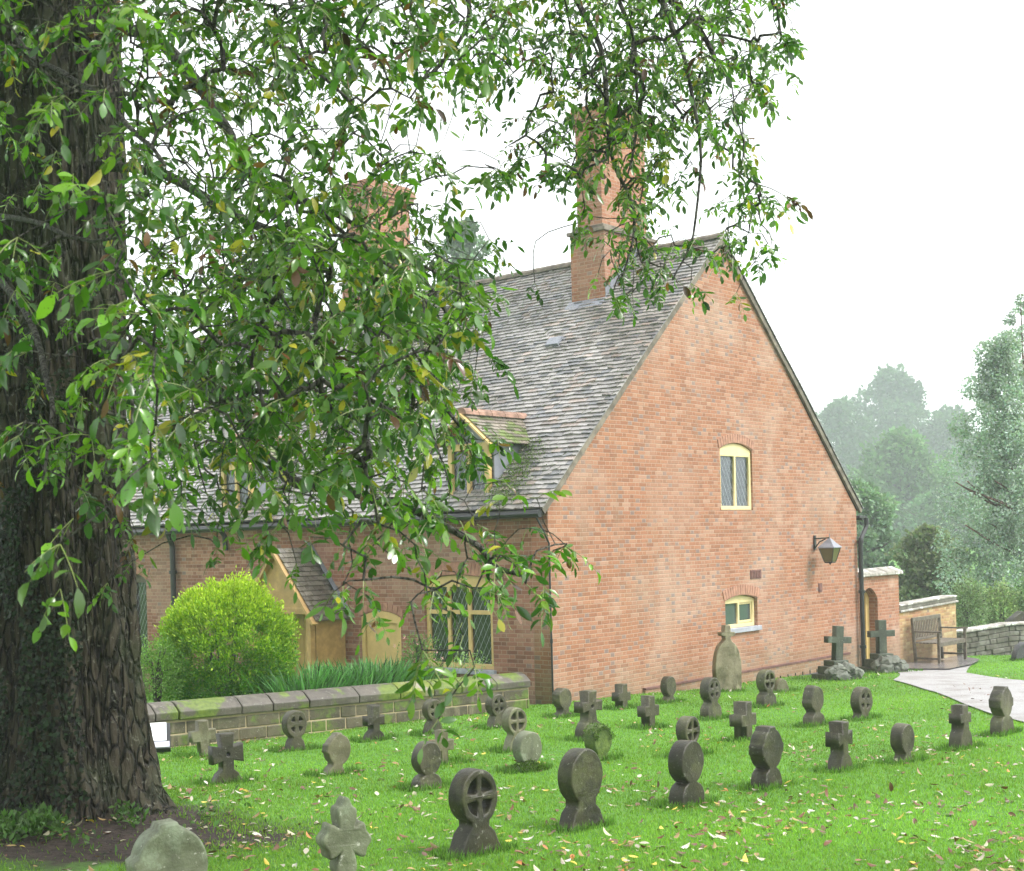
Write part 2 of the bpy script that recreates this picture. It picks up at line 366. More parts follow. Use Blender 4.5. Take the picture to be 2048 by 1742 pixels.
# ground
TX, TY = -3.25, 10.0
def m_ground():
    m = N('lawn_soil', .85, .3); o = m.obj()
    c = m.ramp(m.noise(6, 5), [(.3, (.055, .15, .018)), (.7, (.10, .25, .03))])
    c = m.mix(m.M('MULTIPLY', m.th(m.noise(.8, 4), .5, .7), .3), c, (.14, .26, .05))
    sx = m.n('SeparateXYZ'); m.l(o, sx.inputs[0])
    dx = m.M('DIVIDE', m.M('SUBTRACT', sx.outputs[0], TX + .35), 1.6); dy = m.M('DIVIDE', m.M('SUBTRACT', sx.outputs[1], TY - .75), 1.0)
    d = m.M('SQRT', m.M('ADD', m.M('MULTIPLY', dx, dx), m.M('MULTIPLY', dy, dy)))
    d = m.M('ADD', d, m.M('MULTIPLY', m.M('SUBTRACT', m.noise(1.6, 5), .5), 1.3))
    k = m.M('SUBTRACT', 1, m.th(d, .75, 1.1))
    soil = m.ramp(m.noise(22, 6), [(.35, (.018, .012, .010)), (.7, (.06, .042, .034))])
    gd = m.mix(m.th(sx.outputs[1], 20, 22), soil, soil)
    c = m.mix(k, c, soil); m.color(c); m.bump(m.noise(30, 5), .8, .03); return m.m
M_GROUND = m_ground()
def soil_k(x, y):
    d = math.hypot((x - TX - .35) / 1.6, (y - TY + .75) / 1.0); return d
mg = N('gravel_path', .6, .4)
cg = mg.ramp(mg.noise(45, 5), [(.3, (.20, .195, .19)), (.55, (.31, .305, .305)), (.75, (.45, .44, .44))])
cg = mg.mix(mg.M('MULTIPLY', mg.th(mg.noise(2.2, 5), .45, .65), .5), cg, (.15, .13, .11))
mg.color(cg); mg.bump(mg.noise(120, 3), .6, .01); M_PATH = mg.m
mg = N('wet_paving', .22, .6); mg.color(mg.ramp(mg.noise(6, 5), [(.3, (.09, .08, .08)), (.7, (.22, .20, .20))])); mg.bump(mg.noise(60, 3), .3, .006); M_WET = mg.m

# ------------------------------------------------------------------ ground, path
def sheet(xs, ys, off=0, keep=None):
    V = [(x, y, g(x, y) + off) for y in ys for x in xs]; nx = len(xs); F = []
    for j in range(len(ys) - 1):
        for i in range(nx - 1):
            if keep is None or keep((xs[i] + xs[i + 1]) / 2, (ys[j] + ys[j + 1]) / 2):
                F.append((j * nx + i, j * nx + i + 1, (j + 1) * nx + i + 1, (j + 1) * nx + i))
    return V, F
xs = [-400, -200, -100, -60, -40] + list(np.arange(-30, -10, 2)) + list(np.arange(-10, 16, .25)) + list(np.arange(16, 40, 2)) + [45, 60, 80, 120, 200, 400]
ys = [-60, -20, -5, 0] + list(np.arange(1, 36, .25)) + list(np.arange(36, 90, 3)) + [100, 130, 180, 260, 400, 800]
xs = [float(x) for x in xs]; ys = [float(y) for y in ys]
b = B(); V, F = sheet(xs, ys); b.add(V, F)
o = b.build('lawn', M_GROUND, smooth=True, uv=False); tag(o, kind='structure')
def inpoly(x, y, P):
    c = False; j = len(P) - 1
    for i in range(len(P)):
        xi, yi = P[i]; xj, yj = P[j]
        if (yi > y) != (yj > y) and x < (xj - xi) * (y - yi) / (yj - yi) + xi: c = not c
        j = i
    return c
PATHP = [gnd(*p) for p in ((1786, 1362), (1800, 1352), (1795, 1338), (1812, 1324), (1900, 1322), (1925, 1326), (1945, 1330), (1932, 1347), (2000, 1358), (2060, 1364), (2160, 1368), (2500, 1380), (3300, 1400), (3300, 1500), (2500, 1476), (2120, 1458), (2048, 1447), (1985, 1431), (1925, 1409), (1870, 1386), (1830, 1374))]
def polysheet(P, off, name, mat):
    bm = bmesh.new(); vs = [bm.verts.new((x, y, 0)) for x, y in P]; bm.faces.new(vs)
    bmesh.ops.triangulate(bm, faces=bm.faces[:])
    for _ in range(4): bmesh.ops.subdivide_edges(bm, edges=[e for e in bm.edges if e.calc_length() > .5], cuts=1); bmesh.ops.triangulate(bm, faces=bm.faces[:])
    for v in bm.verts: v.co.z = g(v.co.x, v.co.y) + off
    bmesh.ops.recalc_face_normals(bm, faces=bm.faces[:])
    me = bpy.data.meshes.new(name); bm.to_mesh(me); bm.free(); return tag(link(name, me, mat), kind='structure')
polysheet(PATHP, .02, 'gravel_path', M_PATH)
PAVEP = [gnd(*p) for p in ((1796, 1341), (1806, 1322), (1840, 1316), (1925, 1316), (1960, 1322), (1940, 1334), (1900, 1342), (1850, 1342))]
polysheet(PAVEP, .045, 'paved_area', M_WET)

# ------------------------------------------------------------------ cottage
HX, HY, YAW = .5007, 19.0, .8764
W, ER, RR = 9.55, 2.06, 6.53
LEN = 15.5; GZ = -1.3
cy, sy = math.cos(YAW), math.sin(YAW)
def H(lx, ly, z): return Vector((HX + lx * cy - ly * sy, HY + lx * sy + ly * cy, z))
def pickG(px, py, yl=0.):      # plane local y = yl -> (x, z)
    a, c = ray(px, py); x0, y0 = HX - yl * sy, HY + yl * cy
    t = (a * y0 - x0) / (cy - a * sy); Y = y0 + t * sy; return t, EYE + c * Y
def pickF(px, py, xl=0.):      # plane local x = xl -> (y, z)
    a, c = ray(px, py); x0, y0 = HX + xl * cy, HY + xl * sy
    s = (x0 - a * y0) / (sy + a * cy); Y = y0 + s * cy; return s, EYE + c * Y
cot = empty('brick_cottage', (HX, HY, 0), YAW)
tag(cot, 'old red brick cottage with steep tiled roof, tall gable wall and two chimney stacks', 'house')
RXG = Matrix.Identity(4)
def archloop(x0, x1, z0, z1, rise, n=12):
    lp = [(x0, z0), (x1, z0), (x1, z1 - rise)]
    for i in range(1, n): 
        t = i / n; x = x1 + (x0 - x1) * t; lp.append((x, z1 - rise + rise * math.sin(math.pi * t) ** .8))
    return lp + [(x0, z1 - rise)]
def rect(x0, x1, z0, z1): return [(x0, z0), (x1, z0), (x1, z1), (x0, z1)]
# picks on the gable
ux0, uzt = pickG(1439, 884); ux1, _ = pickG(1503, 884); _, uzb = pickG(1472, 1020)
lx0, _ = pickG(1450, 1200); lx1, _ = pickG(1514.5, 1200); _, lzb = pickG(1484, 1255); _, lzt = pickG(1484, 1190)
TH = .3
wallG = [(0.002, GZ), (W - .002, GZ), (W - .002, ER - .05), (W / 2, RR - .06), (0.002, ER - .05)]
me = flat([wallG, archloop(ux0, ux1, uzb, uzt, .11), archloop(lx0, lx1, lzb, lzt, .08)], TH)
me.transform(Matrix.Translation((0, TH / 2, 0))); o = link('gable_wall', me, M_GABLE, cot)
# front wall: slab built in (s, z) with s = local y; rotate so slab x -> local y, slab normal -> local x
FR = Matrix(((0, -1, 0, 0), (1, 0, 0, 0), (0, 0, 1, 0), (0, 0, 0, 1)))
bx0, bzt = pickF(847, 1150); bx1, _ = pickF(983, 1150); _, bzb = pickF(915, 1337)
bx0, bx1 = min(bx0, bx1), max(bx0, bx1)
d0, dzt = pickF(801, 1222); d1, _ = pickF(722, 1222)
a0, azt = pickF(292, 1148); a1, _ = pickF(252, 1148)
v0, vzt = pickF(545, 1152); v1, _ = pickF(455, 1152)
FG = -1.05
holes = [archloop(bx0, bx1, bzb, bzt, .08), archloop(d0, d1, FG, dzt, .1), archloop(a0, a1, -.55, azt, .12), archloop(v0, v1, .0, vzt, .08)]
wallF = rect(TH + .002, LEN - .3, GZ, ER - .06)
me = flat([wallF] + holes, TH); me.transform(Matrix.Translation((0, -TH / 2, 0))); me.transform(FR); boxuv(me)
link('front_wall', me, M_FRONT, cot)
b = B(); b.box(W - .3, W - .01, .302, LEN - .3, GZ, 1.9); b.build('rear_wall', M_FRONT, cot)
b = B(); b.add([(.0, LEN, GZ), (W, LEN, GZ), (W, LEN, ER - .1), (W / 2, LEN, RR - .1), (0, LEN, ER - .1), (.0, LEN - .29, GZ), (W, LEN - .29, GZ), (W, LEN - .29, ER - .1), (W / 2, LEN - .29, RR - .1), (0, LEN - .29, ER - .1)],
  [(4, 3, 2, 1, 0), (5, 6, 7, 8, 9), (0, 1, 6, 5), (1, 2, 7, 6), (2, 3, 8, 7), (3, 4, 9, 8), (4, 0, 5, 9)]); b.build('far_gable_wall', M_GABLE, cot)

# roof tiles
SL = math.hypot(W / 2 + .18, RR - ER); nx_, nz_ = -(RR - ER) / SL, (W / 2 + .18) / SL
def roofpt(side, w_, s, h=0.):
    t = w_ / SL; x = -.18 + (W / 2 + .18) * t; z = ER - .03 + (RR - ER + .03) * t
    sg = .045 * math.sin(s * .55 + .6) * math.sin(math.pi * min(1, max(0, t))) + .03 * noise.noise(Vector((s * .35, w_ * .5, side * 3.)))
    if side < 0: s_ = 1
    ridge = -.012 * max(0, s - 2.5) * t
    z += ridge
    x += nx_ * (h + sg * .6); z += nz_ * (h + sg * .6)
    if side < 0: x = W - x
    return (x, s, z)
def tiles(side):
    gz, tw = .098, .168; V, Fc, C = [], [], []
    nk = int(SL / gz)
    for k in range(nk + 1):
        off = tw / 2 if k % 2 else 0; s = -.07
        hcl = noise.noise(Vector((k * .13, 9., side)))
        while s < LEN + .05:
            s1 = min(s + (tw if s > -.06 or not off else off), LEN + .07)
            if s1 - s < .03: break
            j = random.gauss(0, .004); w0 = k * gz + j; w1 = min((k + 1) * gz + .02, SL + .02)
            lift = .024 + random.random() * .010 + (.012 if random.random() < .04 else 0); tl = random.gauss(0, .0035)
            gp = .0025; i = len(V)
            V.extend([roofpt(side, w0, s + gp, .002), roofpt(side, w0, s1 - gp, .002), roofpt(side, w0 + tl, s1 - gp, lift + tl), roofpt(side, w0 - tl, s + gp, lift - tl), roofpt(side, w1, s1 - gp, .008), roofpt(side, w1, s + gp, .008)])
            f = [(i, i + 1, i + 2, i + 3), (i + 3, i + 2, i + 4, i + 5), (i, i + 3, i + 5), (i + 1, i + 4, i + 2)]
            Fc.extend(f if side > 0 else [q[::-1] for q in f])
            v = .215 * (1 + random.gauss(0, .18)); r = random.random()
            c = (v * 1.05, v * .98, v * .92) if r < .7 else ((v * 1.2, v * .97, v * .84) if r < .80 else (v * .6, v * .6, v * .62))
            C.extend([c] * 6); s = s1
    me = bpy.data.meshes.new('roof'); me.from_pydata(V, [], Fc); me.update()
    ca = me.color_attributes.new('col', 'FLOAT_COLOR', 'POINT')
    ca.data.foreach_set('color', np.concatenate([np.array(C), np.ones((len(C), 1))], 1).astype(np.float32).ravel())
    boxuv(me); return me
roof = link('roof', tiles(1), M_TILE, cot)
b = link('rear_roof', tiles(-1), M_TILE, cot)
b = B()                                                      # boards under the tiles
for side in (1, -1):
    P = [roofpt(side, 0, -.03, -.03), roofpt(side, 0, LEN, -.03), roofpt(side, SL, LEN, -.03), roofpt(side, SL, -.03, -.03)]
    n = 24
    V = [roofpt(side, SL * j / 8, -.03 + (LEN + .03) * i / n, -.04) for j in range(9) for i in range(n + 1)]
    b.add(V, [(j * (n + 1) + i, j * (n + 1) + i + 1, (j + 1) * (n + 1) + i + 1, (j + 1) * (n + 1) + i) for j in range(8) for i in range(n)])
b.build('roof_boards', M_DARKV, cot)
b = B()                                                      # ridge tiles
s = -.06
while s < LEN:
    z = roofpt(1, SL, s)[2] + random.gauss(0, .006); zz = roofpt(1, SL, s + .3)[2]
    pts = []
    for e, (ss, z_) in enumerate(((s, z), (s + .30, zz))):
        for k in range(7):
            a = math.pi * k / 6; pts.append((W / 2 + .13 * math.cos(a), ss + .005 * e, z_ - .05 + .11 * math.sin(a)))
    b.add(pts, [(k, k + 7, k + 8, k + 1) for k in range(6)] + [(6, 5, 4, 3, 2, 1, 0)]); s += .305
b.build('ridge_tiles', M_MORT, roof)
# verges
for side in (1, -1):
    b = B(); n = 30
    for i in range(n):
        for (h0, h1, y0, y1) in ((-.10, -.01, -.045, -.002),):
            A = [roofpt(side, SL * t, 0, h) for t, h in ((i / n, h0), ((i + 1) / n, h0), ((i + 1) / n, h1), (i / n, h1))]
            vs = [(p[0], y0 - .006 * random.random(), p[2]) for p in A] + [(p[0], y1, p[2]) for p in A]
            b.add(vs, [(0, 1, 2, 3), (0, 4, 5, 1), (3, 2, 6, 7)])
    b.build('verge', M_MORT, roof)
# gutter, downpipes
b = B(); pts = [(-.24, s, ER - .10 - .004 * s) for s in np.linspace(-.06, LEN, 20)]
b.tube(pts, .055, 8); b.build('gutter', M_IRON, cot)
b = B(); b.tube([(W + .24, -.02, 1.86), (W + .24, LEN, 1.86)], .05, 8); b.box(W + .02, W + .36, -.06, .10, 1.86, 1.90); b.build('gutter', M_IRON, cot)
def pipe(pts, r, brs, name='downpipe'):
    b = B(); b.tube(pts, r, 10)
    for z in brs: b.tube([(pts[-1][0], pts[-1][1], z - .03), (pts[-1][0], pts[-1][1], z + .03)], r * 1.45, 10)
    return b.build(name, M_IRON, cot)
pipe([(W + .24, -.09, 1.86), (W + .24, -.09, 1.72), (W + .20, -.09, 1.66), (W - .02, -.09, 1.45), (W - .04, -.09, 1.38), (W - .04, -.09, -1.18)], .045, [1.4, .45, -.6])
pipe([(-.24, -.0, 1.9), (-.13, -.035, 1.7), (-.035, -.04, 1.55), (-.035, -.04, -.85)], .014, [1.2, .2], 'cable_conduit')
s_, _ = pickF(353, 1090); pipe([(-.2, s_, ER - .12), (-.09, s_, ER - .4), (-.09, s_, -.9)], .05, [1.2, .2])
s_, _ = pickF(457, 1060); pipe([(-.2, s_, ER - .12), (-.09, s_, ER - .25), (-.07, s_, ER - .5)], .045, [])

# windows -------------------------------------------------------
def window(x0, x1, z0, z1, rise, fw, mull, trans, mat, gmat, where, rec=.09, head=.16, sill=None, name='window', board=False):
    outer = archloop(x0 + .004, x1 - .004, z0 + .004, z1 - .004, rise)
    xsn = [x0 + fw] + [c for m_ in mull for c in (x0 + (x1 - x0) * m_ - fw * .4, x0 + (x1 - x0) * m_ + fw * .4)] + [x1 - fw]
    zsn = [z0 + fw * 1.05] + [c for t in trans for c in (z0 + (z1 - z0) * t - fw * .4, z0 + (z1 - z0) * t + fw * .4)] + [z1 - head]
    hs_ = [rect(xsn[2 * i], xsn[2 * i + 1], zsn[2 * j], zsn[2 * j + 1]) for i in range(len(xsn) // 2) for j in range(len(zsn) // 2)]
    T = Matrix.Identity(4) if where == 'G' else FR
    off = rec + .03
    me = flat([outer] + hs_, .06, .006); me.transform(Matrix.Translation((0, off if where == 'G' else -off, 0))); me.transform(T)
    if where == 'F': boxuv(me)
    f = link(name, me, mat, cot)
    for i in range(len(xsn) // 2):
        for j in range(len(zsn) // 2):
            me = flat([rect(xsn[2 * i] - .01, xsn[2 * i + 1] + .01, zsn[2 * j] - .01, zsn[2 * j + 1] + .01)], .008)
            me.transform(Matrix.Translation((0, (off + .012) if where == 'G' else -(off + .012), 0))); me.transform(T); boxuv(me)
            link('pane', me, gmat, f)
    b = B()
    if where == 'G': b.box(x0 - .1, x1 + .1, .31, .33, z0 - .1, z1 + .1)
    if sill:
        c = B()
        if where == 'G': c.box(x0 - .05, x1 + .06, -.05, .11, z0 - sill, z0 + .002)
        else: c.box(-.05, .11, x0 - .05, x1 + .05, z0 - sill, z0 + .002)
        c.build('sill', M_SILL, f, bevel=.006)
    return f
wu = window(ux0, ux1, uzb, uzt, .11, .065, [.5], [], M_CREAM, G_LEAD, 'G', head=.22, sill=None, rec=.03)
wl = window(lx0, lx1, lzb, lzt, .08, .06, [.5], [], M_CREAM, G_PLAIN, 'G', head=.13, sill=.075, rec=.06)
b = B()                                                        # inner opening casement
xm = (lx0 + lx1) / 2
for q in (rect(xm + .04, lx1 - .06, lzb + .07, lzb + .11), rect(xm + .03, lx1 - .06, lzt - .165, lzt - .13), rect(xm + .03, xm + .06, lzb + .11, lzt - .165), rect(lx1 - .09, lx1 - .06, lzb + .11, lzt - .165)):
    b.box(q[0][0], q[1][0], .085, .125, q[0][1], q[2][1])
b.build('casement', M_CREAM, wl, bevel=.004)
wb = window(bx0, bx1, bzb, bzt, .08, .075, [.36, .66], [.60], M_YEL, G_DARK, 'F', head=.18, rec=.04, sill=.07)
wa = window(a0, a1, -.55, azt, .12, .05, [], [], M_WOOD, G_DARK, 'F', head=.16, rec=.1)
wv = window(v0, v1, .0, vzt, .08, .075, [.33, .66], [.6], M_YEL, G_DARK, 'F', head=.15, rec=.04)
# plank hatch door
fr = window(d0, d1, FG, dzt, .1, .08, [], [], M_YEL, M_YEL, 'F', head=.19, rec=.0, name='door')
b = B(); n = 8
for i in range(n):
    y0 = d0 + .085 + (d1 - d0 - .17) * i / n; b.box(.04, .052, y0 + .004, y0 + (d1 - d0 - .17) / n - .004, FG + .02, dzt - .2)
b.build('planks', M_YEL, fr)
# brick arches over gable windows
def arch_bricks(x0, x1, z1, rise, n, mat, where='G', dep=.21):
    b = B()
    for i in range(n):
        t = (i + .5) / n; x = x0 - .03 + (x1 - x0 + .06) * t; z = z1 - rise + rise * math.sin(math.pi * min(.98, max(.02, t))) ** .8
        a = (t - .5) * -.7; M = Matrix.Translation((x, 0, z)) @ Matrix.Rotation(-a, 4, 'Y'); bw = (x1 - x0 + .06) / n * .47
        b.box(-bw, bw, -.012, .02, .006, dep, M)
    me = b.mesh()
    if where == 'F': me.transform(Matrix.Scale(-1, 4, (0, 1, 0))); me.flip_normals(); me.transform(FR)
    boxuv(me); return link('brick_arch', me, mat, cot)
M_ARCH = m_plain('arch_brick', (.36, .185, .125), .85, var=.25, ns=9, bump=.4)
arch_bricks(ux0, ux1, uzt, .11, 15, M_ARCH, dep=.15); arch_bricks(lx0, lx1, lzt, .08, 15, M_ARCH, dep=.17)
arch_bricks(bx0, bx1, bzt, .08, 20, M_ARCH, 'F', .18); arch_bricks(a0, a1, azt, .12, 9, M_ARCH, 'F', .2); arch_bricks(d0, d1, dzt, .1, 9, M_ARCH, 'F', .12)
# small fittings on the gable
x, z = pickG(1511, 1149); b = B(); b.box(x - .18, x + .18, -.012, .02, z - .07, z + .08)
for i in range(6): b.box(x - .16 + i * .055, x - .135 + i * .055, -.02, -.012, z - .05, z + .06)
b.build('air_brick', M_AIRB, cot)
x, z = pickG(1640, 1175); b = B(); b.box(x - .065, x + .065, -.015, .02, z - .08, z + .08); b.box(x - .045, x + .045, -.022, -.015, z - .06, z + .06); b.build('air_brick', M_AIRB, cot)
pz = -.66                                                        # plinth ledge, iron rail and footing
_, pz = pickG(1569, 1328)
b = B(); b.box(2.2, W - .5, -.05, -.001, GZ, pz - .02); b.build('plinth', M_GABLE, cot)
b = B(); b.box(2.2, W - .5, -.062, -.001, pz - .015, pz + .012); b.build('plinth_ledge', M_AIRB, cot)  # dark material paints the thin shadow line along the ledge
b = B(); _, rz_ = pickG(1600, 1351, -.1)
b.tube([(2.0, -.1, rz_), (W - 1.3, -.1, rz_ - .02)], .017, 6)
for i in range(24):
    x = 2.2 + i * .27; b.tube([(x, -.1, rz_ - .04), (x, -.1, rz_ + .06)], .010, 4)
b.build('iron_rail', M_IRON, cot)
b = B(); b.box(2.0, W - .4, -.09, -.052, GZ, rz_ - .07); b.build('footing', M_PALE, cot)

# chimneys ------------------------------------------------------
def pickR(px, py):                                              # point on the front roof plane -> local x, y
    lo, hi = -1., 7.
    def f(xl):
        s, z = pickF(px, py, xl); return z - (ER - .03 + (RR - ER + .03) * (xl + .18) / (W / 2 + .18))
    for _ in range(50):
        m_ = (lo + hi) / 2
        if f(m_) > 0: lo = m_
        else: hi = m_
    return lo, pickF(px, py, lo)[0]
def chimney(pa, pb, dx, ledge_py, top_py, name='chimney', inset=.09):
    xa, ya = pickR(*pa); xb, yb = pickR(*pb); x0 = (xa + xb) / 2; y0, y1 = min(ya, yb), max(ya, yb)
    _, zl = pickF(pa[0], ledge_py, x0); _, zt = pickF(pa[0], top_py, x0)
    zb_ = ER + (RR - ER) * (x0 + .18) / (W / 2 + .18) - .5
    b = B(); b.box(x0, x0 + dx, y0, y1, zb_, zl)
    b.box(x0 + inset, x0 + dx - inset, y0 + inset, y1 - inset, zl + .12, zt)
    c = b.build(name, M_CHIM, cot)
    b = B()
    b.box(x0 - .05, x0 + dx + .05, y0 - .05, y1 + .05, zl - .002, zl + .06); b.box(x0 + .02, x0 + dx - .02, y0 + .02, y1 - .02, zl + .062, zl + .125)
    b.build('stone_band', M_MORT, c, bevel=.01)
    b = B()
    for i, (e, h) in enumerate(((.03, .075), (.07, .075), (.10, .15), (.05, .075))):
        z = zt + sum((.075, .075, .15, .075)[:i]) + .001 * i; e -= inset; b.box(x0 - e, x0 + dx + e, y0 - e, y1 + e, z, z + h - .001)
    b.build('corbelled_cap', M_CHIM, c)
    # lead round the foot
    b = B(); zr = lambda x: ER - .03 + (RR - ER + .03) * (x + .18) / (W / 2 + .18)
    b.box(x0 - .22, x0 - .004, y0 - .04, y1 + .04, 0, .02, Matrix.Translation((x0, 0, zr(x0) + .035)) @ Matrix.Rotation(-math.atan2(RR - ER, W / 2 + .18), 4, 'Y') @ Matrix.Translation((-x0, 0, 0)))
    for yy in (y0 - .012, y1 + .002):
        n = 8
        for i in range(n):
            xx = x0 + min(dx, W / 2 - x0) * i / n; b.box(xx, xx + min(dx, W / 2 - x0) / n, yy, yy + .01, zr(xx) - .02, zr(xx) + .26)
    b.build('lead_flashing', M_LEAD, c)
    return x0, y0, y1
c1 = chimney((1143, 612), (1212, 598), 1.5, 473, 262)
c2 = chimney((684, 629), (745, 615), 1.35, 572, 405)
b = B()                                                         # roof vent slab
x_, s_ = pickR(1112, 690); p = roofpt(1, (x_ + .18) / (W / 2 + .18) * SL, s_, .05)
M = Matrix.Translation(p) @ Matrix.Rotation(-math.atan2(RR - ER, W / 2 + .18), 4, 'Y')
b.box(-.1, .1, -.13, .13, -.03, .012, M); b.build('roof_vent', M_LEAD, roof)

# dormers -------------------------------------------------------
M_RIDGE = m_plain('dull_ridge_tile', (.27, .16, .115), .8, var=.4, ns=6, bump=.5)
def dormer(s0, s1, z0, z1, xf, full=True):
    """front face at local x = xf between s0..s1; gabled roof running back into the slope"""
    zr = lambda x: ER - .03 + (RR - ER + .03) * (x + .18) / (W / 2 + .18)
    xr = lambda z: (z - ER + .03) / (RR - ER + .03) * (W / 2 + .18) - .18
    ov = .16; ze = z1 - .02; ym = (s0 + s1) / 2; hw = (s1 - s0) / 2 + ov; zp = ze + hw * .85
    V, Fc, C = [], [], []
    for sd in (-1, 1):
        L = math.hypot(hw, zp - ze); nk = 9
        for k in range(nk):
            t0, t1 = k / nk, (k + 1.1) / nk
            x = xf - .14; xend = xr(ze + (zp - ze) * t0) + .06; off = (k % 2) * .08
            first = True
            while x < xend:
                x1 = min(x + (.08 if first and off else .165), xend); first = False
                l = .016 + random.random() * .01; i = len(V)
                for (t, xx, h) in ((t0, x, .0), (t0, x1 - .004, .0), (t0, x1 - .004, l), (t0, x, l), (t1, x1 - .004, .006), (t1, x, .006)):
                    t_ = min(t, 1.02); V.append((xx, ym + sd * hw * (1 - t_) + sd * h * .6, ze + (zp - ze) * t_ + h * .8))
                f = [(i, i + 1, i + 2, i + 3), (i + 3, i + 2, i + 4, i + 5), (i, i + 3, i + 5), (i + 1, i + 4, i + 2)]
                Fc.extend(f if sd < 0 else [q[::-1] for q in f])
                v = .16 * (1 + random.gauss(0, .25)); gr = random.random() < .45
                C.extend([(v * .75, v * 1.0, v * .3) if gr else (v * 1.15, v, v * .8)] * 6); x = x1
    me = bpy.data.meshes.new('dormer'); me.from_pydata(V, [], Fc); me.update()
    ca = me.color_attributes.new('col', 'FLOAT_COLOR', 'POINT'); ca.data.foreach_set('color', np.concatenate([np.array(C), np.ones((len(C), 1))], 1).astype(np.float32).ravel())
    d = link('dormer', me, M_TILE, cot)
    b = B(); x = xf - .16
    while x < xr(zp) + .1:
        pts = [(x + dd, ym + .10 * math.cos(math.pi * k / 6), zp - .03 + .10 * math.sin(math.pi * k / 6)) for dd in (0, .29) for k in range(7)]
        b.add(pts, [(k + 1, k + 8, k + 7, k) for k in range(6)] + [(0, 1, 2, 3, 4, 5, 6)]); x += .3
    b.build('ridge_tiles', M_RIDGE, d)
    b = B()
    for sd, y_ in ((-1, s0), (1, s1)):                             # cheeks in lead
        ya, yb = (y_ - .03, y_ + .0) if sd < 0 else (y_, y_ + .03)
        A = [(xf + .06, z0 - .1), (xr(ze) + .05, ze), (xf + .06, ze)]
        A = [(xf + .06, zr(xf + .06) - .05), (xr(ze) + .1, ze), (xf + .06, ze)]
        b.add([(p[0], ya, p[1]) for p in A] + [(p[0], yb, p[1]) for p in A], [(0, 1, 2), (5, 4, 3), (0, 3, 4, 1), (1, 4, 5, 2), (2, 5, 3, 0)])
    b.add([(xf + .03, ym - hw + .1, ze + .0), (xf + .03, ym + hw - .1, ze), (xf + .03, ym, zp - .1)], [(0, 2, 1)])
    b.build('cheeks', M_LEAD, d)
    hs_ = [rect(s0 + .08, (s0 + s1) / 2 - .03, z0 + .08, z1 - .1), rect((s0 + s1) / 2 + .03, s1 - .08, z0 + .08, z1 - .1)]
    me = flat([rect(s0, s1, z0, z1)] + hs_, .08, .006); me.transform(FR); me.transform(Matrix.Translation((xf, 0, 0))); boxuv(me); link('window_frame', me, M_YEL, d)
    for h in hs_:
        me = flat([rect(h[0][0] - .01, h[1][0] + .01, h[0][1] - .01, h[2][1] + .01)], .008); me.transform(FR); me.transform(Matrix.Translation((xf + .02, 0, 0))); boxuv(me); link('pane', me, G_LEAD, d)
    b = B(); b.bar((xf - .15, s0 - ov, ze - .03), (xf - .15, ym, zp - .03), .03, .12, (1, 0, 0)); b.bar((xf - .15, s1 + ov, ze - .03), (xf - .15, ym, zp - .03), .03, .12, (1, 0, 0)); b.build('bargeboards', M_YEL, d)
    return d, ym, zp
XD = .12
sa, zt_ = pickF(979, 884, XD); sb, _ = pickF(898, 884, XD); _, zb_ = pickF(940, 1004, XD)
D1, ym1, zp1 = dormer(sa, sb, zb_, zt_, XD)
sa2, _ = pickF(505, 960, XD); dormer(sa2, sa2 + (sb - sa), zb_, zt_, XD)
# porch ---------------------------------------------------------
pc, pez = pickF(622, 1097)[0], pickF(705, 1237)[1]; pe = pickF(703, 1237)[0]; hw = pc - pe; prz = pickF(600, 1097)[1]; PD = .75
V, Fc, C = [], [], []
for sd in (-1, 1):
    nk = 15
    for k in range(nk):
        t0, t1 = k / nk, (k + 1.1) / nk; x = -PD; first = True
        while x < -.002:
            x1 = min(x + (.08 if first and k % 2 else .165), -.002); first = False; l = .018 + random.random() * .008; i = len(V)
            for (t, xx, h) in ((t0, x, 0), (t0, x1 - .004, 0), (t0, x1 - .004, l), (t0, x, l), (t1, x1 - .004, .006), (t1, x, .006)):
                t_ = min(t, 1.01); V.append((xx, pc + sd * hw * (1 - t_) + sd * h * .6, pez + (prz - pez) * t_ + h * .8))
            f = [(i, i + 1, i + 2, i + 3), (i + 3, i + 2, i + 4, i + 5), (i, i + 3, i + 5), (i + 1, i + 4, i + 2)]; Fc.extend(f if sd < 0 else [q[::-1] for q in f])
            v = .12 * (1 + random.gauss(0, .25)); C.extend([(v * 1.1, v, v * .8)] * 6); x = x1
me = bpy.data.meshes.new('porch'); me.from_pydata(V, [], Fc); me.update()
ca = me.color_attributes.new('col', 'FLOAT_COLOR', 'POINT'); ca.data.foreach_set('color', np.concatenate([np.array(C), np.ones((len(C), 1))], 1).astype(np.float32).ravel())
porch = link('porch', me, M_TILE, cot)
b = B()
for sd in (-1, 1): b.bar((-PD - .02, pc + sd * hw, pez - .05), (-PD - .02, pc, prz - .05), .04, .10, (1, 0, 0))
b.build('bargeboards', M_YEL2, porch)
b = B(); b.bar((-.012, pc - hw - .05, pez + .03), (-.012, pc, prz + .09), .02, .13, (1, 0, 0)); b.build('lead_flashing', M_LEAD, porch)
b = B()
for sd in (-1, 1): b.box(-PD + .02, -PD + .12, pc + sd * (hw - .2) - .05, pc + sd * (hw - .2) + .05, FG, pez + .1)
b.box(-PD + .02, -PD + .1, pc - hw + .15, pc + hw - .15, pez + .1, pez + .2)
b.add([(-PD + .03, pc - hw + .15, pez + .2), (-PD + .03, pc + hw - .15, pez + .2), (-PD + .03, pc, prz - .08)], [(0, 2, 1)])
b.build('posts', M_YEL2, porch, bevel=.008)
b = B(); b.box(-.03, -.004, pc - .55, pc + .55, FG, pez + .15)
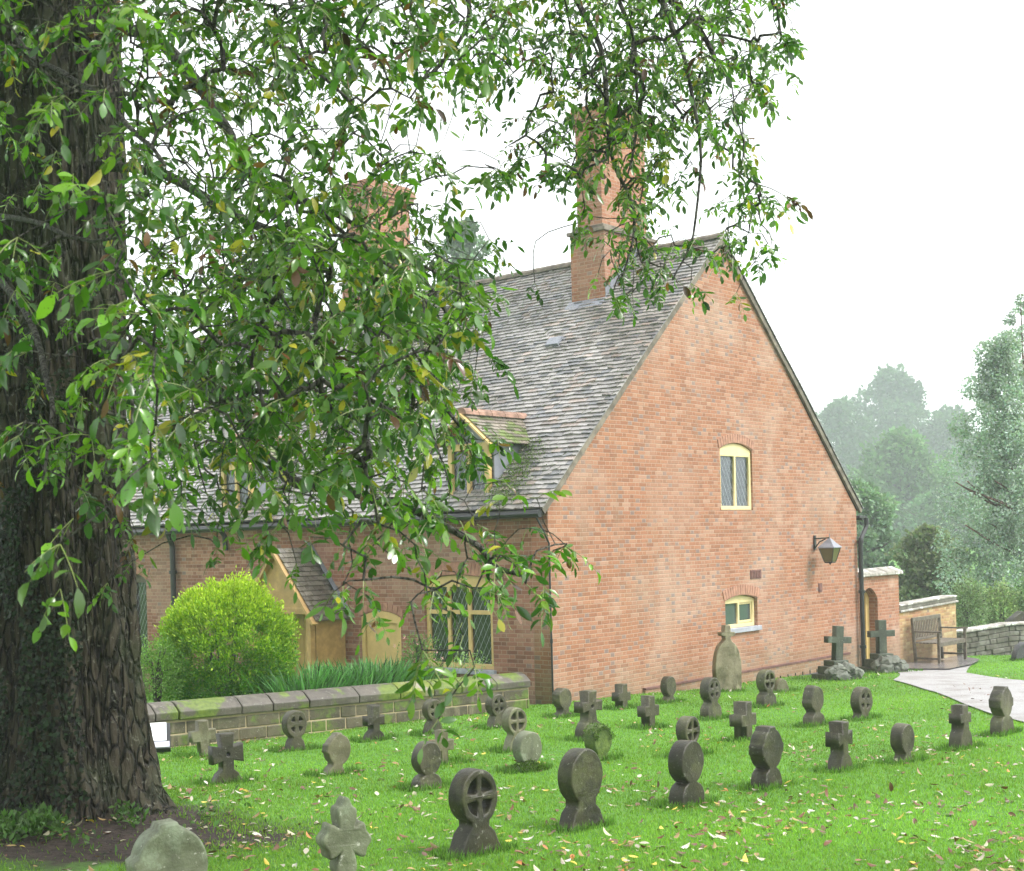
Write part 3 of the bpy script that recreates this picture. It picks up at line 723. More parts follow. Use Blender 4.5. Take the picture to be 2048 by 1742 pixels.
for i in range(9): b.box(-.038, -.031, pc - .5 + i * .115, pc - .5 + i * .115 + .105, FG + .03, pez + .08)
b.build('porch_door', M_YEL, porch)
for q in (pc - hw + .14, pc + hw - .24): b = B(); b.box(-PD + .13, -.01, q, q + .1, FG, pez); b.build('side_wall', M_YEL2, porch)

# wall lantern ---------------------------------------------------
x, z = pickG(1628, 1084); lan = empty('wall_lantern', H(x, -.01, z), YAW)
tag(lan, 'black iron wall lantern with amber glass bracketed to the brick gable', 'lantern')
b = B(); b.box(-.035, .035, -.02, .0, -.14, .12); b.tube([(0, -.02, .06), (0, -.30, .07)], .012, 6)
b.tube([(0, -.02, -.10), (0, -.10, .0), (0, -.22, .05)], .011, 6); b.build('bracket', M_IRON, lan)
ly = -.30
def frus(b, zz, ww, n=4):
    V = []
    for z_, w_ in zip(zz, ww): V += [(w_ * math.cos(math.pi / 4 + math.pi / 2 * k), ly + w_ * math.sin(math.pi / 4 + math.pi / 2 * k), z_) for k in range(4)]
    m_ = len(zz); b.add(V, [(i * 4 + k, i * 4 + (k + 1) % 4, (i + 1) * 4 + (k + 1) % 4, (i + 1) * 4 + k) for i in range(m_ - 1) for k in range(4)] + [(3, 2, 1, 0), tuple((m_ - 1) * 4 + k for k in range(4))])
b = B(); frus(b, [-.115, -.10, -.02, .06], [.225, .23, .12, .03]); b.tube([(0, ly, .05), (0, ly, .14)], .008, 5); b.build('hood', M_LEAD, lan)
MG = N('amber_glass', .25, .5); MG.color((.15, .13, .06)); MG.b.inputs['Transmission Weight'].default_value = .25
b = B(); frus(b, [-.36, -.117], [.105, .195]); b.build('glass', MG.m, lan)
b = B()
for k in range(4):
    a = math.pi / 4 + math.pi / 2 * k; b.tube([(.107 * math.cos(a), ly + .107 * math.sin(a), -.36), (.2 * math.cos(a), ly + .2 * math.sin(a), -.115)], .009, 5)
frus(b, [-.385, -.362], [.09, .115]); b.tube([(0, ly, -.42), (0, ly, -.38)], [.004, .03], 6); b.build('frame', M_IRON, lan)

# ------------------------------------------------------------------ gate wall, low wall, far wall, bench
gt = empty('gateway_wall', H(W, 0, 0), YAW); tag(gt, 'tall brick wall with arched gateway and lichened coping joining the cottage corner', 'gateway')
gx1 = pickG(1801, 1240)[0] - W; ox1 = pickG(1758, 1240)[0] - W; gzt = pickG(1775, 1150)[1]; ozt = pickG(1738, 1176)[1]
me = flat([[(.07, -1.5), (gx1, -1.5), (gx1, gzt), (.07, gzt)], archloop(.16, ox1, -1.49, ozt, .22)], .34); me.transform(Matrix.Translation((0, .19, 0))); link('wall', me, M_GATE, gt)
b = B(); n = 5
for i in range(n):
    x0 = .05 + (gx1 + .03) * i / n; x1 = .05 + (gx1 + .03) * (i + 1) / n - .008; j = random.gauss(0, .008)
    b.add([(x0, -.06, gzt + .003), (x1, -.06, gzt + .003), (x1, .44, gzt + .003), (x0, .44, gzt + .003), (x0, -.05, gzt + .07 + j), (x1, -.05, gzt + .07 + j), (x1, .43, gzt + .07), (x0, .43, gzt + .07), (x0, .19, gzt + .16 + j), (x1, .19, gzt + .16 + j)],
          [(0, 1, 5, 4), (2, 3, 7, 6), (4, 5, 9, 8), (6, 7, 8, 9), (0, 4, 8, 7, 3), (1, 2, 6, 9, 5), (3, 2, 1, 0)])
b.build('coping', S_WHITE, gt, bevel=.012)
b = B(); b.box(ox1 - .16, ox1 - .004, .20, .30, -1.5, ozt - .1); b.box(.17, .26, .20, .30, -1.5, ozt - .1); b.build('door_frame', M_YEL, gt)
gw = empty('small_garden_wall', H(W + .25, 1.6, 0), YAW); tag(gw, 'short brick wall with sloping coping seen through the arched gateway', 'wall')
b = B(); b.add([(-.2, 0, -1.6), (.75, 0, -1.6), (.75, 0, -.15), (-.2, 0, .45), (-.2, .3, -1.6), (.75, .3, -1.6), (.75, .3, -.15), (-.2, .3, .45)], [(0, 1, 2, 3), (7, 6, 5, 4), (1, 5, 6, 2), (4, 0, 3, 7), (3, 2, 6, 7)]); b.build('wall', M_GATE, gw)
b = B(); b.bar((-.2, .15, .48), (.78, .15, -.14), .38, .07); b.build('coping', S_WHITE, gw)
lw = empty('low_brick_wall', H(W + gx1, 0, 0), YAW); tag(lw, 'low yellowish brick wall with pale ridged coping behind the wooden bench', 'wall')
lx_ = pickG(1915, 1240)[0] - W - gx1; lz0 = pickG(1806, 1225)[1]; lz1 = pickG(1905, 1206)[1]
b = B(); b.add([(.003, .03, -1.7), (lx_, .03, -1.7), (lx_, .03, lz1), (.003, .03, lz0), (.003, .33, -1.7), (lx_, .33, -1.7), (lx_, .33, lz1), (.003, .33, lz0)], [(0, 1, 2, 3), (7, 6, 5, 4), (1, 5, 6, 2), (4, 0, 3, 7), (3, 2, 6, 7)]); b.build('wall', M_YBR, lw)
for (e, h0, h1, mt) in ((.05, .004, .045, S_WHITE), (.015, .048, .12, S_GREYW), (.03, .123, .16, S_WHITE)):
    b = B(); b.add([(.004, .03 - e, lz0 + h0), (lx_ + e, .03 - e, lz1 + h0), (lx_ + e, .33 + e, lz1 + h0), (.004, .33 + e, lz0 + h0), (.004, .03 - e, lz0 + h1), (lx_ + e, .03 - e, lz1 + h1), (lx_ + e, .33 + e, lz1 + h1), (.004, .33 + e, lz0 + h1)],
                   [(3, 2, 1, 0), (4, 5, 6, 7), (0, 1, 5, 4), (2, 3, 7, 6), (1, 2, 6, 5), (3, 0, 4, 7)]); b.build('coping', mt, lw, bevel=.01)
# far rubble wall
sw = empty('rubble_stone_wall', (0, 0, 0)); tag(sw, 'low grey rubble stone wall with mossy white coping at the right edge beyond the bench', 'wall')
A = at(1913, 1262, 30.9); E_ = at(2010, 1246, 31.4); E2 = at(2240, 1236, 33); 
def wallrun(P, Q, h, th, n, bt, jit, seed):
    random.seed(seed); P, Q = Vector(P), Vector(Q); d = (Q - P); L = d.length; d.normalize(); nn = Vector((-d.y, d.x, 0)).normalized()
    for i in range(n):
        pass
b = B()
for (P, Q) in ((A, E_), (E_, E2)):
    d = (Q - P).normalized(); nn = Vector((d.y, -d.x, 0)).normalized()
    L = (Q - P).length; zc = 0
    for r in range(6):
        s = -random.random() * .2; z0 = .115 * r
        while s < L:
            l = random.uniform(.18, .4); p = P + d * max(0, s) - Vector((0, 0, .75)); q = P + d * min(L, s + l - .012) - Vector((0, 0, .75)); t = .16 + random.uniform(-.02, .02)
            if (q - p).length > .02: b.bar(p + Vector((0, 0, z0 + .055)), q + Vector((0, 0, z0 + .055)), t * 2, .105)
            s += l
b.build('stones', S_GREYW, sw, bevel=.012)
b = B()
for (P, Q) in ((A, E_), (E_, E2)):
    d = (Q - P).normalized(); L = (Q - P).length; s = 0
    while s < L: 
        p = P + d * s; q = P + d * min(L, s + .58); b.bar(p - Vector((0, 0, .02)), q - Vector((0, 0, .02)), .40, .06); s += .6
b.build('coping', S_WHITE, sw, bevel=.02)
# bench
bx_, by_ = W + gx1 + .28, -.12
bench = empty('garden_bench', H(bx_, by_, 0), YAW); tag(bench, 'weathered wooden slatted bench with arms standing against the yellowish brick wall', 'bench')
gz_ = g(*H(bx_ + .7, -.5, 0)[:2]) + .045; BL = 1.42
bench.location.z = gz_
def part(name, f): b = B(); f(b); return b.build(name, M_WOOD, bench, bevel=.005)
def f(b):
    for i in range(7): b.box(.03, BL - .03, -.05 - .075 * i - .06, -.05 - .075 * i, .42, .445)
    b.box(.0, BL, -.56, -.53, .36, .42)
part('seat', f)
def f(b):
    b.bar((0, -.0, .90), (BL, .0, .90), .03, .08); b.bar((0, -.03, .50), (BL, -.03, .50), .03, .05)
    for i in range(17):
        x = .06 + i * (BL - .12) / 16; b.bar((x, -.03, .50), (x, -.0, .88), .045, .014, (0, 1, 0))
part('backrest', f)
for x in (.03, BL - .03):
    part('leg', lambda b: b.bar((x, -.54, 0), (x, -.54, .64), .055, .055)); part('leg', lambda b: b.bar((x, -.05, 0), (x, .01, .93), .055, .055))
    part('armrest', lambda b: b.bar((x, .0, .66), (x, -.6, .66), .07, .03)); part('stretcher', lambda b: b.bar((x, -.04, .12), (x, -.54, .12), .03, .04))

# ------------------------------------------------------------------ stone garden wall
WA = Vector((*at(290, 1405, 14.85)[:2], 0)); WBp = Vector((*at(1043, 1343, 18.55)[:2], 0)); wd = (WBp - WA).normalized(); WL = (WBp - WA).length
EXT = 3.6; wn_ = Vector((wd.y, -wd.x, 0))
gwl = empty('stone_garden_wall', (WA.x, WA.y, 0), math.atan2(wd.y, wd.x)); tag(gwl, 'low mossy stone block wall with sloped coping stones in front of the cottage garden', 'wall')
def ztop(s): return -.055 - .125 * s / WL       # top of coping
random.seed(3)
CH = .165
b = B(); mb = B()
for r in range(4):
    s = -EXT - random.random() * .3
    while s < WL:
        l = random.uniform(.2, .46); s1 = min(s + l, WL)
        zt = [ztop(q) - .19 - .028 - r * .138 for q in (s, s1)]; j = random.uniform(-.008, .004)
        x0, x1 = max(s, -EXT) + .006, s1 - .006
        if x1 - x0 > .04:
            b.add([(x0, -.15 + j, zt[0] - .126), (x1, -.15 + j, zt[1] - .126), (x1, .15, zt[1] - .126), (x0, .15, zt[0] - .126), (x0, -.15 + j, zt[0]), (x1, -.15 + j, zt[1]), (x1, .15, zt[1]), (x0, .15, zt[0])],
                  [(0, 1, 5, 4), (2, 3, 7, 6), (4, 5, 6, 7), (0, 4, 7, 3), (1, 2, 6, 5), (3, 2, 1, 0)])
        s = s1
b.build('stone_blocks', S_WALLB, gwl, bevel=.010)
b = B(); b.add([(-EXT, -.142, -1.1), (WL - .01, -.142, -1.1), (WL - .01, .142, -1.1), (-EXT, .142, -1.1), (-EXT, -.142, ztop(-EXT) - .193), (WL - .01, -.142, ztop(WL) - .193), (WL - .01, .142, ztop(WL) - .193), (-EXT, .142, ztop(-EXT) - .193)],
               [(0, 1, 5, 4), (2, 3, 7, 6), (4, 5, 6, 7), (0, 4, 7, 3), (1, 2, 6, 5)]); b.build('mortar', m_plain('lime_mortar', (.36, .29, .18), .9, var=.2), gwl)
cuts = [-EXT, -2.7, -1.9, -1.1, -.5, .02]
for p in (340, 465, 528, 600, 700, 782, 850, 905, 975): 
    a, _ = ray(p, 1370); cuts.append((a * WA.y - WA.x) / (wd.x - a * wd.y))
cuts.append(WL)
prof = [(-.19, -.19), (.19, -.19), (.19, -.105), (.10, -.02), (.03, 0), (-.03, 0), (-.09, -.02), (-.20, -.10)]
for i in range(len(cuts) - 1):
    s0, s1 = cuts[i] + .006, cuts[i + 1] - .006; j = random.gauss(0, .006)
    b = B(); k = len(prof)
    b.add([(s0, p[0] + j, ztop(s0) + p[1]) for p in prof] + [(s1, p[0] + j, ztop(s1) + p[1]) for p in prof], [(q, q + k, (q + 1) % k + k, (q + 1) % k)[::-1] for q in range(k)] + [tuple(range(k)), tuple(range(2 * k - 1, k - 1, -1))])
    me = b.mesh(); bmm = bmesh.new(); bmm.from_mesh(me); bmesh.ops.recalc_face_normals(bmm, faces=bmm.faces[:]); bmm.to_mesh(me); bmm.free(); boxuv(me)
    o = link('coping_stone', me, S_COPEM if i in (11,) else S_COPE, gwl); md = o.modifiers.new('bevel', 'BEVEL'); md.width = .012; md.segments = 2
    if i == 11: o['label'] = 'coping stone thick with yellow-green moss'

# sloping panel at the foot of that wall, reflected sky in its white
px_, py_ = gnd(300, 1508); pn = empty('sloping_panel', (px_, py_, g(px_, py_)), R_(14)); tag(pn, 'sloping panel with sky reflection in its white colour on dark frame lying between tree trunk and stone wall', 'panel')
Mp = Matrix.Translation((0, 0, .07)) @ Matrix.Rotation(R_(30), 4, 'X')
b = B(); b.box(-.35, .17, .09, .40, 0, .012, Mp); b.build('panel', M_WHITEP, pn)
b = B(); b.box(-.35, .20, -.02, .075, -.004, .010, Mp); b.build('lower_strip', m_plain('grey_strip', (.45, .45, .52), .4), pn)
b = B(); b.box(-.36, .21, -.03, .41, -.05, -.006, Mp)
for x in (-.25, .1): b.box(x, x + .04, .28, .32, -.1, .2)
b.build('frame', M_IRON, pn)

# ------------------------------------------------------------------ gravestones
def head(xc, yc, Rr, a0, a1, lugs=(), wl=.0, Rl=0., n=44, squash=1.):
    out = []
    for i in range(n + 1):
        t = a0 + (a1 - a0) * i / n; r = Rr
        for L in lugs:
            dlt = (t - R_(L) + math.pi) % (2 * math.pi) - math.pi
            if abs(dlt) < 1 and abs(math.tan(dlt)) * Rl < wl: r = Rl / math.cos(dlt)
        out.append((xc + r * math.cos(t) * squash, yc + r * math.sin(t)))
    return out
def base_pts(b, hb, n, style):
    if style == 'flare': return [(-b, 0), (-b, hb * .35), (-b * .86, hb * .5), (-(b + n) * .48, hb * .82), (-n, hb)]
    if style == 'round': return [(-b, 0), (-b, hb * .4)] + [(-n - (b - n) * math.cos(R_(q)), hb * .4 + hb * .6 * math.sin(R_(q))) for q in (20, 40, 60, 80)]
    if style == 'block': return [(-b, 0), (-b, hb * .72), (-b * .82, hb * .86), (-n, hb)]
    return [(-n, 0)]
def discstone(R=.29, b=.27, hb=.40, n=.13, style='flare', lugs=(), wl=.06, holes=None, squash=1.):
    yc = 1 - R; aa = math.asin(min(.95, n / R)); hb = min(hb, yc - R * math.cos(aa) - .012); bp = base_pts(b, hb, n, style)
    arc = head(0, yc, R, -math.pi / 2 + aa, 1.5 * math.pi - aa, lugs, wl, R * 1.10, squash=squash)
    lp = [(-x, y) for x, y in bp[::-1]][::-1]
    loop = [(-x, y) for x, y in bp] + arc + bp[::-1]
    loops = [loop]
    if holes:
        r0, r1, ga = holes
        for k in range(4):
            c = math.pi / 4 + k * math.pi / 2; hp = []
            for i in range(7): t = c - ga + 2 * ga * i / 6; hp.append((r1 * R * math.cos(t), yc + r1 * R * math.sin(t)))
            hp.append((r0 * R * math.cos(c + ga * .5), yc + r0 * R * math.sin(c + ga * .5))); hp.append((r0 * R * math.cos(c - ga * .5), yc + r0 * R * math.sin(c - ga * .5)))
            loops.append(hp)
    return loops
WHEEL = (.24, .70, R_(31)); DOTS = (.32, .60, R_(20))
def cross(aw=.11, ah=.11, arm=.30, ya=.68, top=1., flare=1.0, b=.0, hb=0., style='none', hole=0, ring=0):
    """cross on optional shoulders; flare > 1 splays the arm ends"""
    w, h = aw, ah; f = flare
    bp = base_pts(b, hb, w, style) if style != 'none' else [(-w, 0)]
    r = [(w, ya - h), (arm, ya - h * f), (arm, ya + h * f), (w, ya + h), (w * f, top), (-w * f, top), (-w, ya + h), (-arm, ya + h * f), (-arm, ya - h * f), (-w, ya - h)]
    loops = [[(-x, y) for x, y in bp] + r + bp[::-1]]
    if hole: loops.append([(hole * math.cos(t), ya + hole * math.sin(t)) for t in np.linspace(0, 2 * math.pi, 13)[:-1]])
    return loops
def lobed(b=.30, hb=.42):
    yc, loop = .72, []
    bp = base_pts(b, hb, .09, 'flare')
    arc = []
    for i in range(80):
        t = -math.pi / 2 + .28 + (2 * math.pi - .56) * i / 79; q = abs(math.cos(2 * t)); 
        rr = .13 + .145 * q ** .8 + .018 * math.cos(12 * t); arc.append((rr * math.cos(t) * .95, yc + rr * math.sin(t)))
    return [[(-x, y) for x, y in bp] + arc + bp[::-1]]
random.seed(21)
def stone(px, base, top, loops, label, mat=S_MID, yaw=46, T=.115, lean=0., tilt=0., Z=None, name='gravestone', cat='gravestone', widen=1., boss=None):
    if Z is None: X, Y = gnd(px, base)
    else: P = at(px, base, Z); X, Y = P.x, P.y
    z = g(X, Y); Hh = (at(px, top, Y).z - z)
    sc_l = [[(x * Hh * widen, y * (Hh + .06) - .06) for x, y in lp] for lp in loops]
    me = flat(sc_l, T, .012)
    bmx = bmesh.new(); bmx.from_mesh(me)
    bmesh.ops.remove_doubles(bmx, verts=bmx.verts[:], dist=.0004)
    sd = Vector((px * .1, base * .07, 0))
    for v in bmx.verts: v.co += noise.noise_vector(v.co * 9 + sd) * .005 + noise.noise_vector(v.co * 3 + sd) * .006
    bmx.to_mesh(me); bmx.free(); boxuv(me)
    o = link(name, me, mat); o.location = (X, Y, z); o.rotation_euler = (R_(lean), R_(tilt), R_(yaw)); tag(o, label, cat, 'small old gravestones on the lawn'); return o
Wd = .92
stone(355, 1790, 1647, discstone(.25, .25, .5, .16, 'round', (90, 180), .09), 'pale green lichened round-headed stone cut off by the bottom edge near the tree', S_GREEN, 32, .14, Z=6.1, tilt=-4)
stone(680, 1775, 1597, lobed(), 'lobed cross headstone with pale lichened flared foot at the bottom edge', S_GREEN, 30, .11, Z=6.6, tilt=3, widen=.72)
stone(950, 1706, 1537, discstone(holes=WHEEL, b=.34, n=.14), 'nearest dark wheel cross with four pierced openings on flared base in the front row', S_DARK, 44, .13)
stone(1163, 1655, 1497, discstone(R=.31, n=.17, hb=.36, b=.34), 'dark solid disc on flared base between the nearest wheel cross and a round-shouldered disc', S_DARK, 46, .13)
stone(1374, 1610, 1480, discstone(R=.29, style='round', b=.31, hb=.46, n=.10), 'dark solid disc on round-shouldered base with a pierced wheel cross right behind it', S_DARK, 48, .13)
stone(1534, 1575, 1456, discstone(R=.30, style='round', b=.28, hb=.40, n=.10, lugs=(90, 180, 0), wl=.10), 'dark oval-headed stone with square lugs, between round-shouldered disc and splayed cross', S_DARK, 48, .14)
stone(1680, 1540, 1443, cross(.10, .09, .27, .70, 1, 1.5, .28, .42, 'flare'), 'dark splayed cross with wet flat top between lugged oval stone and small plain disc', S_DARK, 46, .14)
stone(1806, 1524, 1447, discstone(R=.33, b=.26, hb=.30, n=.14), 'small plain disc on a narrow neck alone in the right half of the lawn', S_MID, 44, .12)
stone(1921, 1497, 1410, cross(.12, .09, .25, .74, 1, 1.15, .27, .50, 'round'), 'small rounded cross on round shoulders second from the right edge of the lawn', S_MID, 44, .13)
stone(2004, 1468, 1375, discstone(R=.28, style='round', b=.30, hb=.46, n=.12, lugs=(90, 180, 0), wl=.10), 'chunky lugged round stone on shouldered base beside the gravel path', S_MID, 44, .13)
stone(453, 1566, 1466, cross(.12, .12, .33, .64, 1, 1.35, .33, .36, 'flare', hole=.035), 'dark splayed cross with small hole at its centre near the tree roots', S_DARK, 36, .11)
stone(408, 1512, 1440, cross(.14, .13, .36, .64, 1), 'pale plain block cross leaning behind the holed dark cross', S_LIGHT, 34, .11, tilt=-3)
stone(668, 1549, 1469, discstone(R=.33, b=.30, hb=.32, n=.15, lugs=(180, 100), wl=.11), 'leaning greenish disc with side lug and broken foot left of centre lawn', S_LIGHT, 40, .10, tilt=10)
stone(854, 1576, 1483, discstone(R=.31, style='round', b=.32, hb=.40, n=.13), 'plain solid disc on round base with a tall pale cross close behind it', S_MID, 42, .12)
stone(884, 1528, 1459, cross(.13, .13, .34, .62, 1), 'pale plain cross standing just behind a solid disc stone', S_LIGHT, 40, .11)
stone(1050, 1541, 1462, discstone(R=.36, b=.30, hb=.26, n=.18), 'disc stone with light grey face sitting on a mossy mound', S_GREEN, 38, .13, tilt=8)
stone(1194, 1521, 1449, discstone(R=.36, b=.28, hb=.26, n=.2), 'disc stone thickly covered with green moss', S_MOSS, 42, .14, tilt=6)
stone(1377, 1512, 1432, discstone(holes=WHEEL, R=.31, n=.12), 'wheel cross with pierced openings half hidden behind a round-shouldered disc', S_MID, 46, .12)
stone(1487, 1481, 1403, cross(.13, .13, .33, .60, 1), 'blocky plain cross with thick arms at the middle of the lawn between discs', S_MID, 46, .16)
stone(1628, 1451, 1372, discstone(R=.29, style='block', b=.29, hb=.42, n=.13, lugs=(115, 200), wl=.08), 'notched disc on square block base right of centre, near the blocky cross', S_MID, 46, .13)
stone(1722, 1438, 1374, discstone(R=.37, b=.28, hb=.24, n=.2, holes=DOTS), 'leaning disc with four small piercings sunk deep in the grass near the path', S_MID, 40, .12, tilt=7)
stone(590, 1500, 1421, discstone(holes=DOTS, R=.30), 'pierced disc close to the stone wall partly behind hanging leaves', S_MID, 38, .12)
stone(748, 1480, 1409, cross(.11, .10, .28, .62, 1, 1.2, .34, .38, 'flare'), 'dark small cross on a broad flared base beside the garden wall', S_DARK, 38, .12)
stone(866, 1468, 1398, discstone(holes=DOTS, R=.27, b=.3, hb=.45), 'slim pierced disc beside the wall with leaves dangling in front', S_MID, 38, .12)
stone(1030, 1500, 1414, discstone(holes=WHEEL, R=.28, hb=.42, b=.28), 'pale wheel cross with open piercings directly behind the grey-faced disc', S_LIGHT, 36, .12)
stone(993, 1455, 1387, discstone(R=.29, style='flare', b=.30, hb=.44, n=.13, holes=DOTS), 'disc with four small holes near the end of the stone garden wall', S_MID, 38, .13)
stone(1125, 1434, 1376, discstone(R=.31, style='block', b=.33, hb=.30, n=.14, lugs=(150,), wl=.1), 'solid disc on block base nearest to the cottage corner', S_MID, 44, .13)
stone(1178, 1479, 1381, cross(.11, .08, .30, .72, 1, 1.25, .30, .46, 'round', hole=.03), 'splayed ringed cross on tall round shoulders behind the moss-covered disc', S_MID, 44, .13)
stone(1243, 1417, 1368, cross(.16, .15, .36, .58, 1), 'stubby plain cross close to the foot of the gable wall', S_MID, 44, .14)
stone(1297, 1456, 1391, cross(.14, .14, .33, .60, 1), 'plain cross in the middle of the lawn behind the moss-covered disc', S_MID, 44, .13)
stone(1337, 1405, 1353, discstone(R=.33, b=.33, hb=.32, n=.14, squash=.9), 'smallest solid disc close under the gable wall', S_MID, 44, .12)
stone(1422, 1438, 1354, discstone(R=.27, style='block', b=.27, hb=.46, n=.13, holes=DOTS), 'disc with four small holes on block base in front of the pointed headstone', S_MID, 46, .13)
stone(1533, 1413, 1339, discstone(R=.27, style='block', b=.29, hb=.46, n=.13, holes=WHEEL), 'pierced wheel cross on block base right of the pointed headstone', S_MID, 44, .13)
stone(1562, 1384, 1356, [[(-.55, 0), (.55, 0), (.5, .5), (.32, .85), (0, 1), (-.32, .85), (-.5, .5)]], 'little rounded grey stub of a stone by the foot of the gable', S_LIGHT, 20, .12, name='stone_stub')
# pointed headstone with finial
lp = [(-.20, 0), (.20, 0), (.215, .35)] + [(.215 * math.cos(t) ** .7, .35 + .42 * math.sin(t)) for t in np.linspace(.15, 1.35, 8)] + [(.045, .80), (.05, .84), (.11, .85), (.12, .90), (.05, .905), (.045, 1.0), (-.045, 1.0), (-.05, .905), (-.12, .90), (-.11, .85), (-.05, .84), (-.045, .80)] + [(-.215 * math.cos(t) ** .7, .35 + .42 * math.sin(t)) for t in np.linspace(1.35, .15, 8)] + [(-.215, .35)]
ps = stone(1455, 1383, 1250, [lp], 'tall pointed headstone with cross finial and pale streaks against the gable', S_POINT, 16, .14)
ps['group'] = ''; del ps['group']
# the two tall crosses on rock bases
def rock_cross(px, base, top, label, yaw, crs_top):
    X, Y = gnd(px, base); z = g(X, Y); r = empty('stone_cross', (X, Y, z), R_(yaw)); tag(r, label, 'cross')
    Ht = at(px, top, Y).z - z; s_ = Ht
    w_ = .062 * s_ * 1.6
    me = flat([[(x * s_, y * s_) for x, y in ((-.085, .3), (.085, .3), (.085, .68), (.27, .68), (.27, .80), (.085, .80), (.085, 1), (-.085, 1), (-.085, .80), (-.27, .80), (-.27, .68), (-.085, .68))]], .13, .008)
    o = link('cross', me, S_CROSS, r); o.rotation_euler = (0, R_(4 if px < 1700 else 0), 0)
    b = B(); b.box(-.17 * s_, .17 * s_, -.15, .15, .25 * s_, .36 * s_); b.box(-.25 * s_, .25 * s_, -.22, .22, .10 * s_, .25 * s_ - .003); b.box(-.33 * s_, .33 * s_, -.3, .3, -.1, .10 * s_ - .003)
    b.build('stepped_base', S_CROSS, r, bevel=.015)
    random.seed(px)
    for i in range(13):
        bm = bmesh.new(); bmesh.ops.create_icosphere(bm, subdivisions=2, radius=1); rr = random.uniform(.07, .15) * s_ * 1.1
        a = random.uniform(-math.pi, 0.4); d_ = random.uniform(.08, .30) * s_; hz = max(.02, (.30 * s_ - d_ * .8)) + random.uniform(-.04, .04)
        for v in bm.verts: v.co = (v.co + noise.noise_vector(v.co * 1.5 + Vector((i, px, 0))) * .5); v.co.x *= rr * 1.2; v.co.y *= rr; v.co.z *= rr * .85
        me = bpy.data.meshes.new('rock'); bm.to_mesh(me); bm.free(); boxuv(me); o = link('rock', me, S_ROCK, r); o.location = (d_ * math.cos(a) * 1.1, -.18 + d_ * math.sin(a) * .6, hz * .9)
rock_cross(1673, 1358, 1252, 'leaning plain stone cross on a rocky stepped base just left of the downpipe', 24, 0)
rock_cross(1764, 1344, 1240, 'upright plain stone cross on a rocky stepped base in front of the gateway', 18, 0)
stone(2046, 1320, 1284, [[(-.7, 0), (.7, 0), (.62, .45), (.35, .85), (0, 1), (-.35, .85), (-.62, .45)]], 'dark rounded headstone cut by the right edge beyond the path', m_stone('black_stone', (.03, .03, .032), (.07, .07, .07), (.14, .14, .14), .4), 20, .16)
for (px, base, top, hs_) in ((1050, 1541, 1462, 0), (1194, 1521, 1449, 1)):
    X0, Y0 = gnd(px, base); q = next(o for o in bpy.data.objects if o.name.startswith('gravestone') and abs(o.location.x - X0) < .01 and abs(o.location.y - Y0) < .01)
    n = 2600; r_ = .0; hh = at(px, top, Y0).z - q.location.z
    if hs_: a = rng.uniform(-.2, 3.4, n); P = np.stack([.36 * hh * np.cos(a) * rng.uniform(.6, 1.04, n), rng.uniform(-.09, .09, n), hh * .64 + .36 * hh * np.sin(a) * rng.uniform(.6, 1.05, n)], 1)
    else: a = rng.uniform(0, 6.3, n); rr = rng.random(n) ** .5; P = np.stack([.22 * rr * np.cos(a), -.05 + .14 * rr * np.sin(a), .10 * (1 - rr) + .01], 1)
    X, Y, Zx = frames(rdir(n, .6)); c_ = Cloud(); c_.add(*LEAF2, P, X, Y, Zx, rng.uniform(.012, .026, n), vary((.07, .13, .012), n, .4)); c_.build('moss', L_SHRUB, q)
b = stone(2040, 1262, 1222, [[(-.35, 0), (.35, 0), (.35, .8), (0, 1), (-.35, .8)]], 'tall dark stone post behind the rubble wall at the right edge', S_DARK, 20, .2, Z=32, name='stone_post', cat='post')
# ------------------------------------------------------------------ the walnut tree
def trunk_mesh():
    zb, zt_, nz, na = -.55, 8.4, 300, 260; V = []; F = []
    def rad(z):
        P = [(-.6, .62), (-.35, .58), (0, .53), (.45, .49), (1.0, .46), (1.8, .445), (3.2, .445), (5, .465), (8.4, .42)]
        for (a, ra), (c, rc) in zip(P, P[1:]):
            if z <= c: return ra + (rc - ra) * (z - a) / (c - a)
        return P[-1][1]
    for j in range(nz + 1):
        z = zb + (zt_ - zb) * (j / nz) ** 1.15; cx = TX + .03 - .022 * max(0, z - 1) + .02 * sm((z - 3) / 4); cy_ = TY + .02 * z
        for i in range(na):
            a = 2 * math.pi * i / na; r = rad(z)
            fz = math.exp(-max(0, z + .40) * 3.6)                                   # buttress roots
            for (ra, am, wd_) in ((-.30, .42, .26), (-1.25, .16, .3), (-2.2, .30, .35), (3.0, .3, .4), (1.6, .3, .4)):
                dl = (a - ra + math.pi) % (2 * math.pi) - math.pi; r += am * fz * math.exp(-(dl / wd_) ** 2)
            dl = (a + 1.1 + math.pi) % (2 * math.pi) - math.pi; r += .09 * math.exp(-((z + .05) / .12) ** 2 - (dl / .16) ** 2)   # burl
            fl = .03 * math.cos(5 * a + 1.2 * math.sin(z * .8) + .3) + .02 * math.cos(9 * a - z * .3)
            p = Vector((math.cos(a) * 3.2, math.sin(a) * 3.2, z * .42))
            f1 = noise.noise(p * 2.1 + Vector((0, 0, noise.noise(p) * .8))); f2 = noise.noise(Vector((p.x * 4.2, p.y * 4.2, z * 2.3))); f3 = noise.noise(Vector((p.x * 5, p.y * 5, z * 7)))
            r += fl + .035 * f1 - .16 * max(0, .26 - abs(f2)) + .016 * f3
            V.append((cx + r * math.cos(a), cy_ + r * math.sin(a), z))
    for j in range(nz):
        for i in range(na):
            k = (i + 1) % na; F.append((j * na + i, j * na + k, (j + 1) * na + k, (j + 1) * na + i))
    b = B(); b.add(V, F); return b
wt = empty('walnut_tree', (0, 0, 0)); tag(wt, 'huge old walnut tree with furrowed dark trunk and pinnate leaves drooping across the view', 'tree')
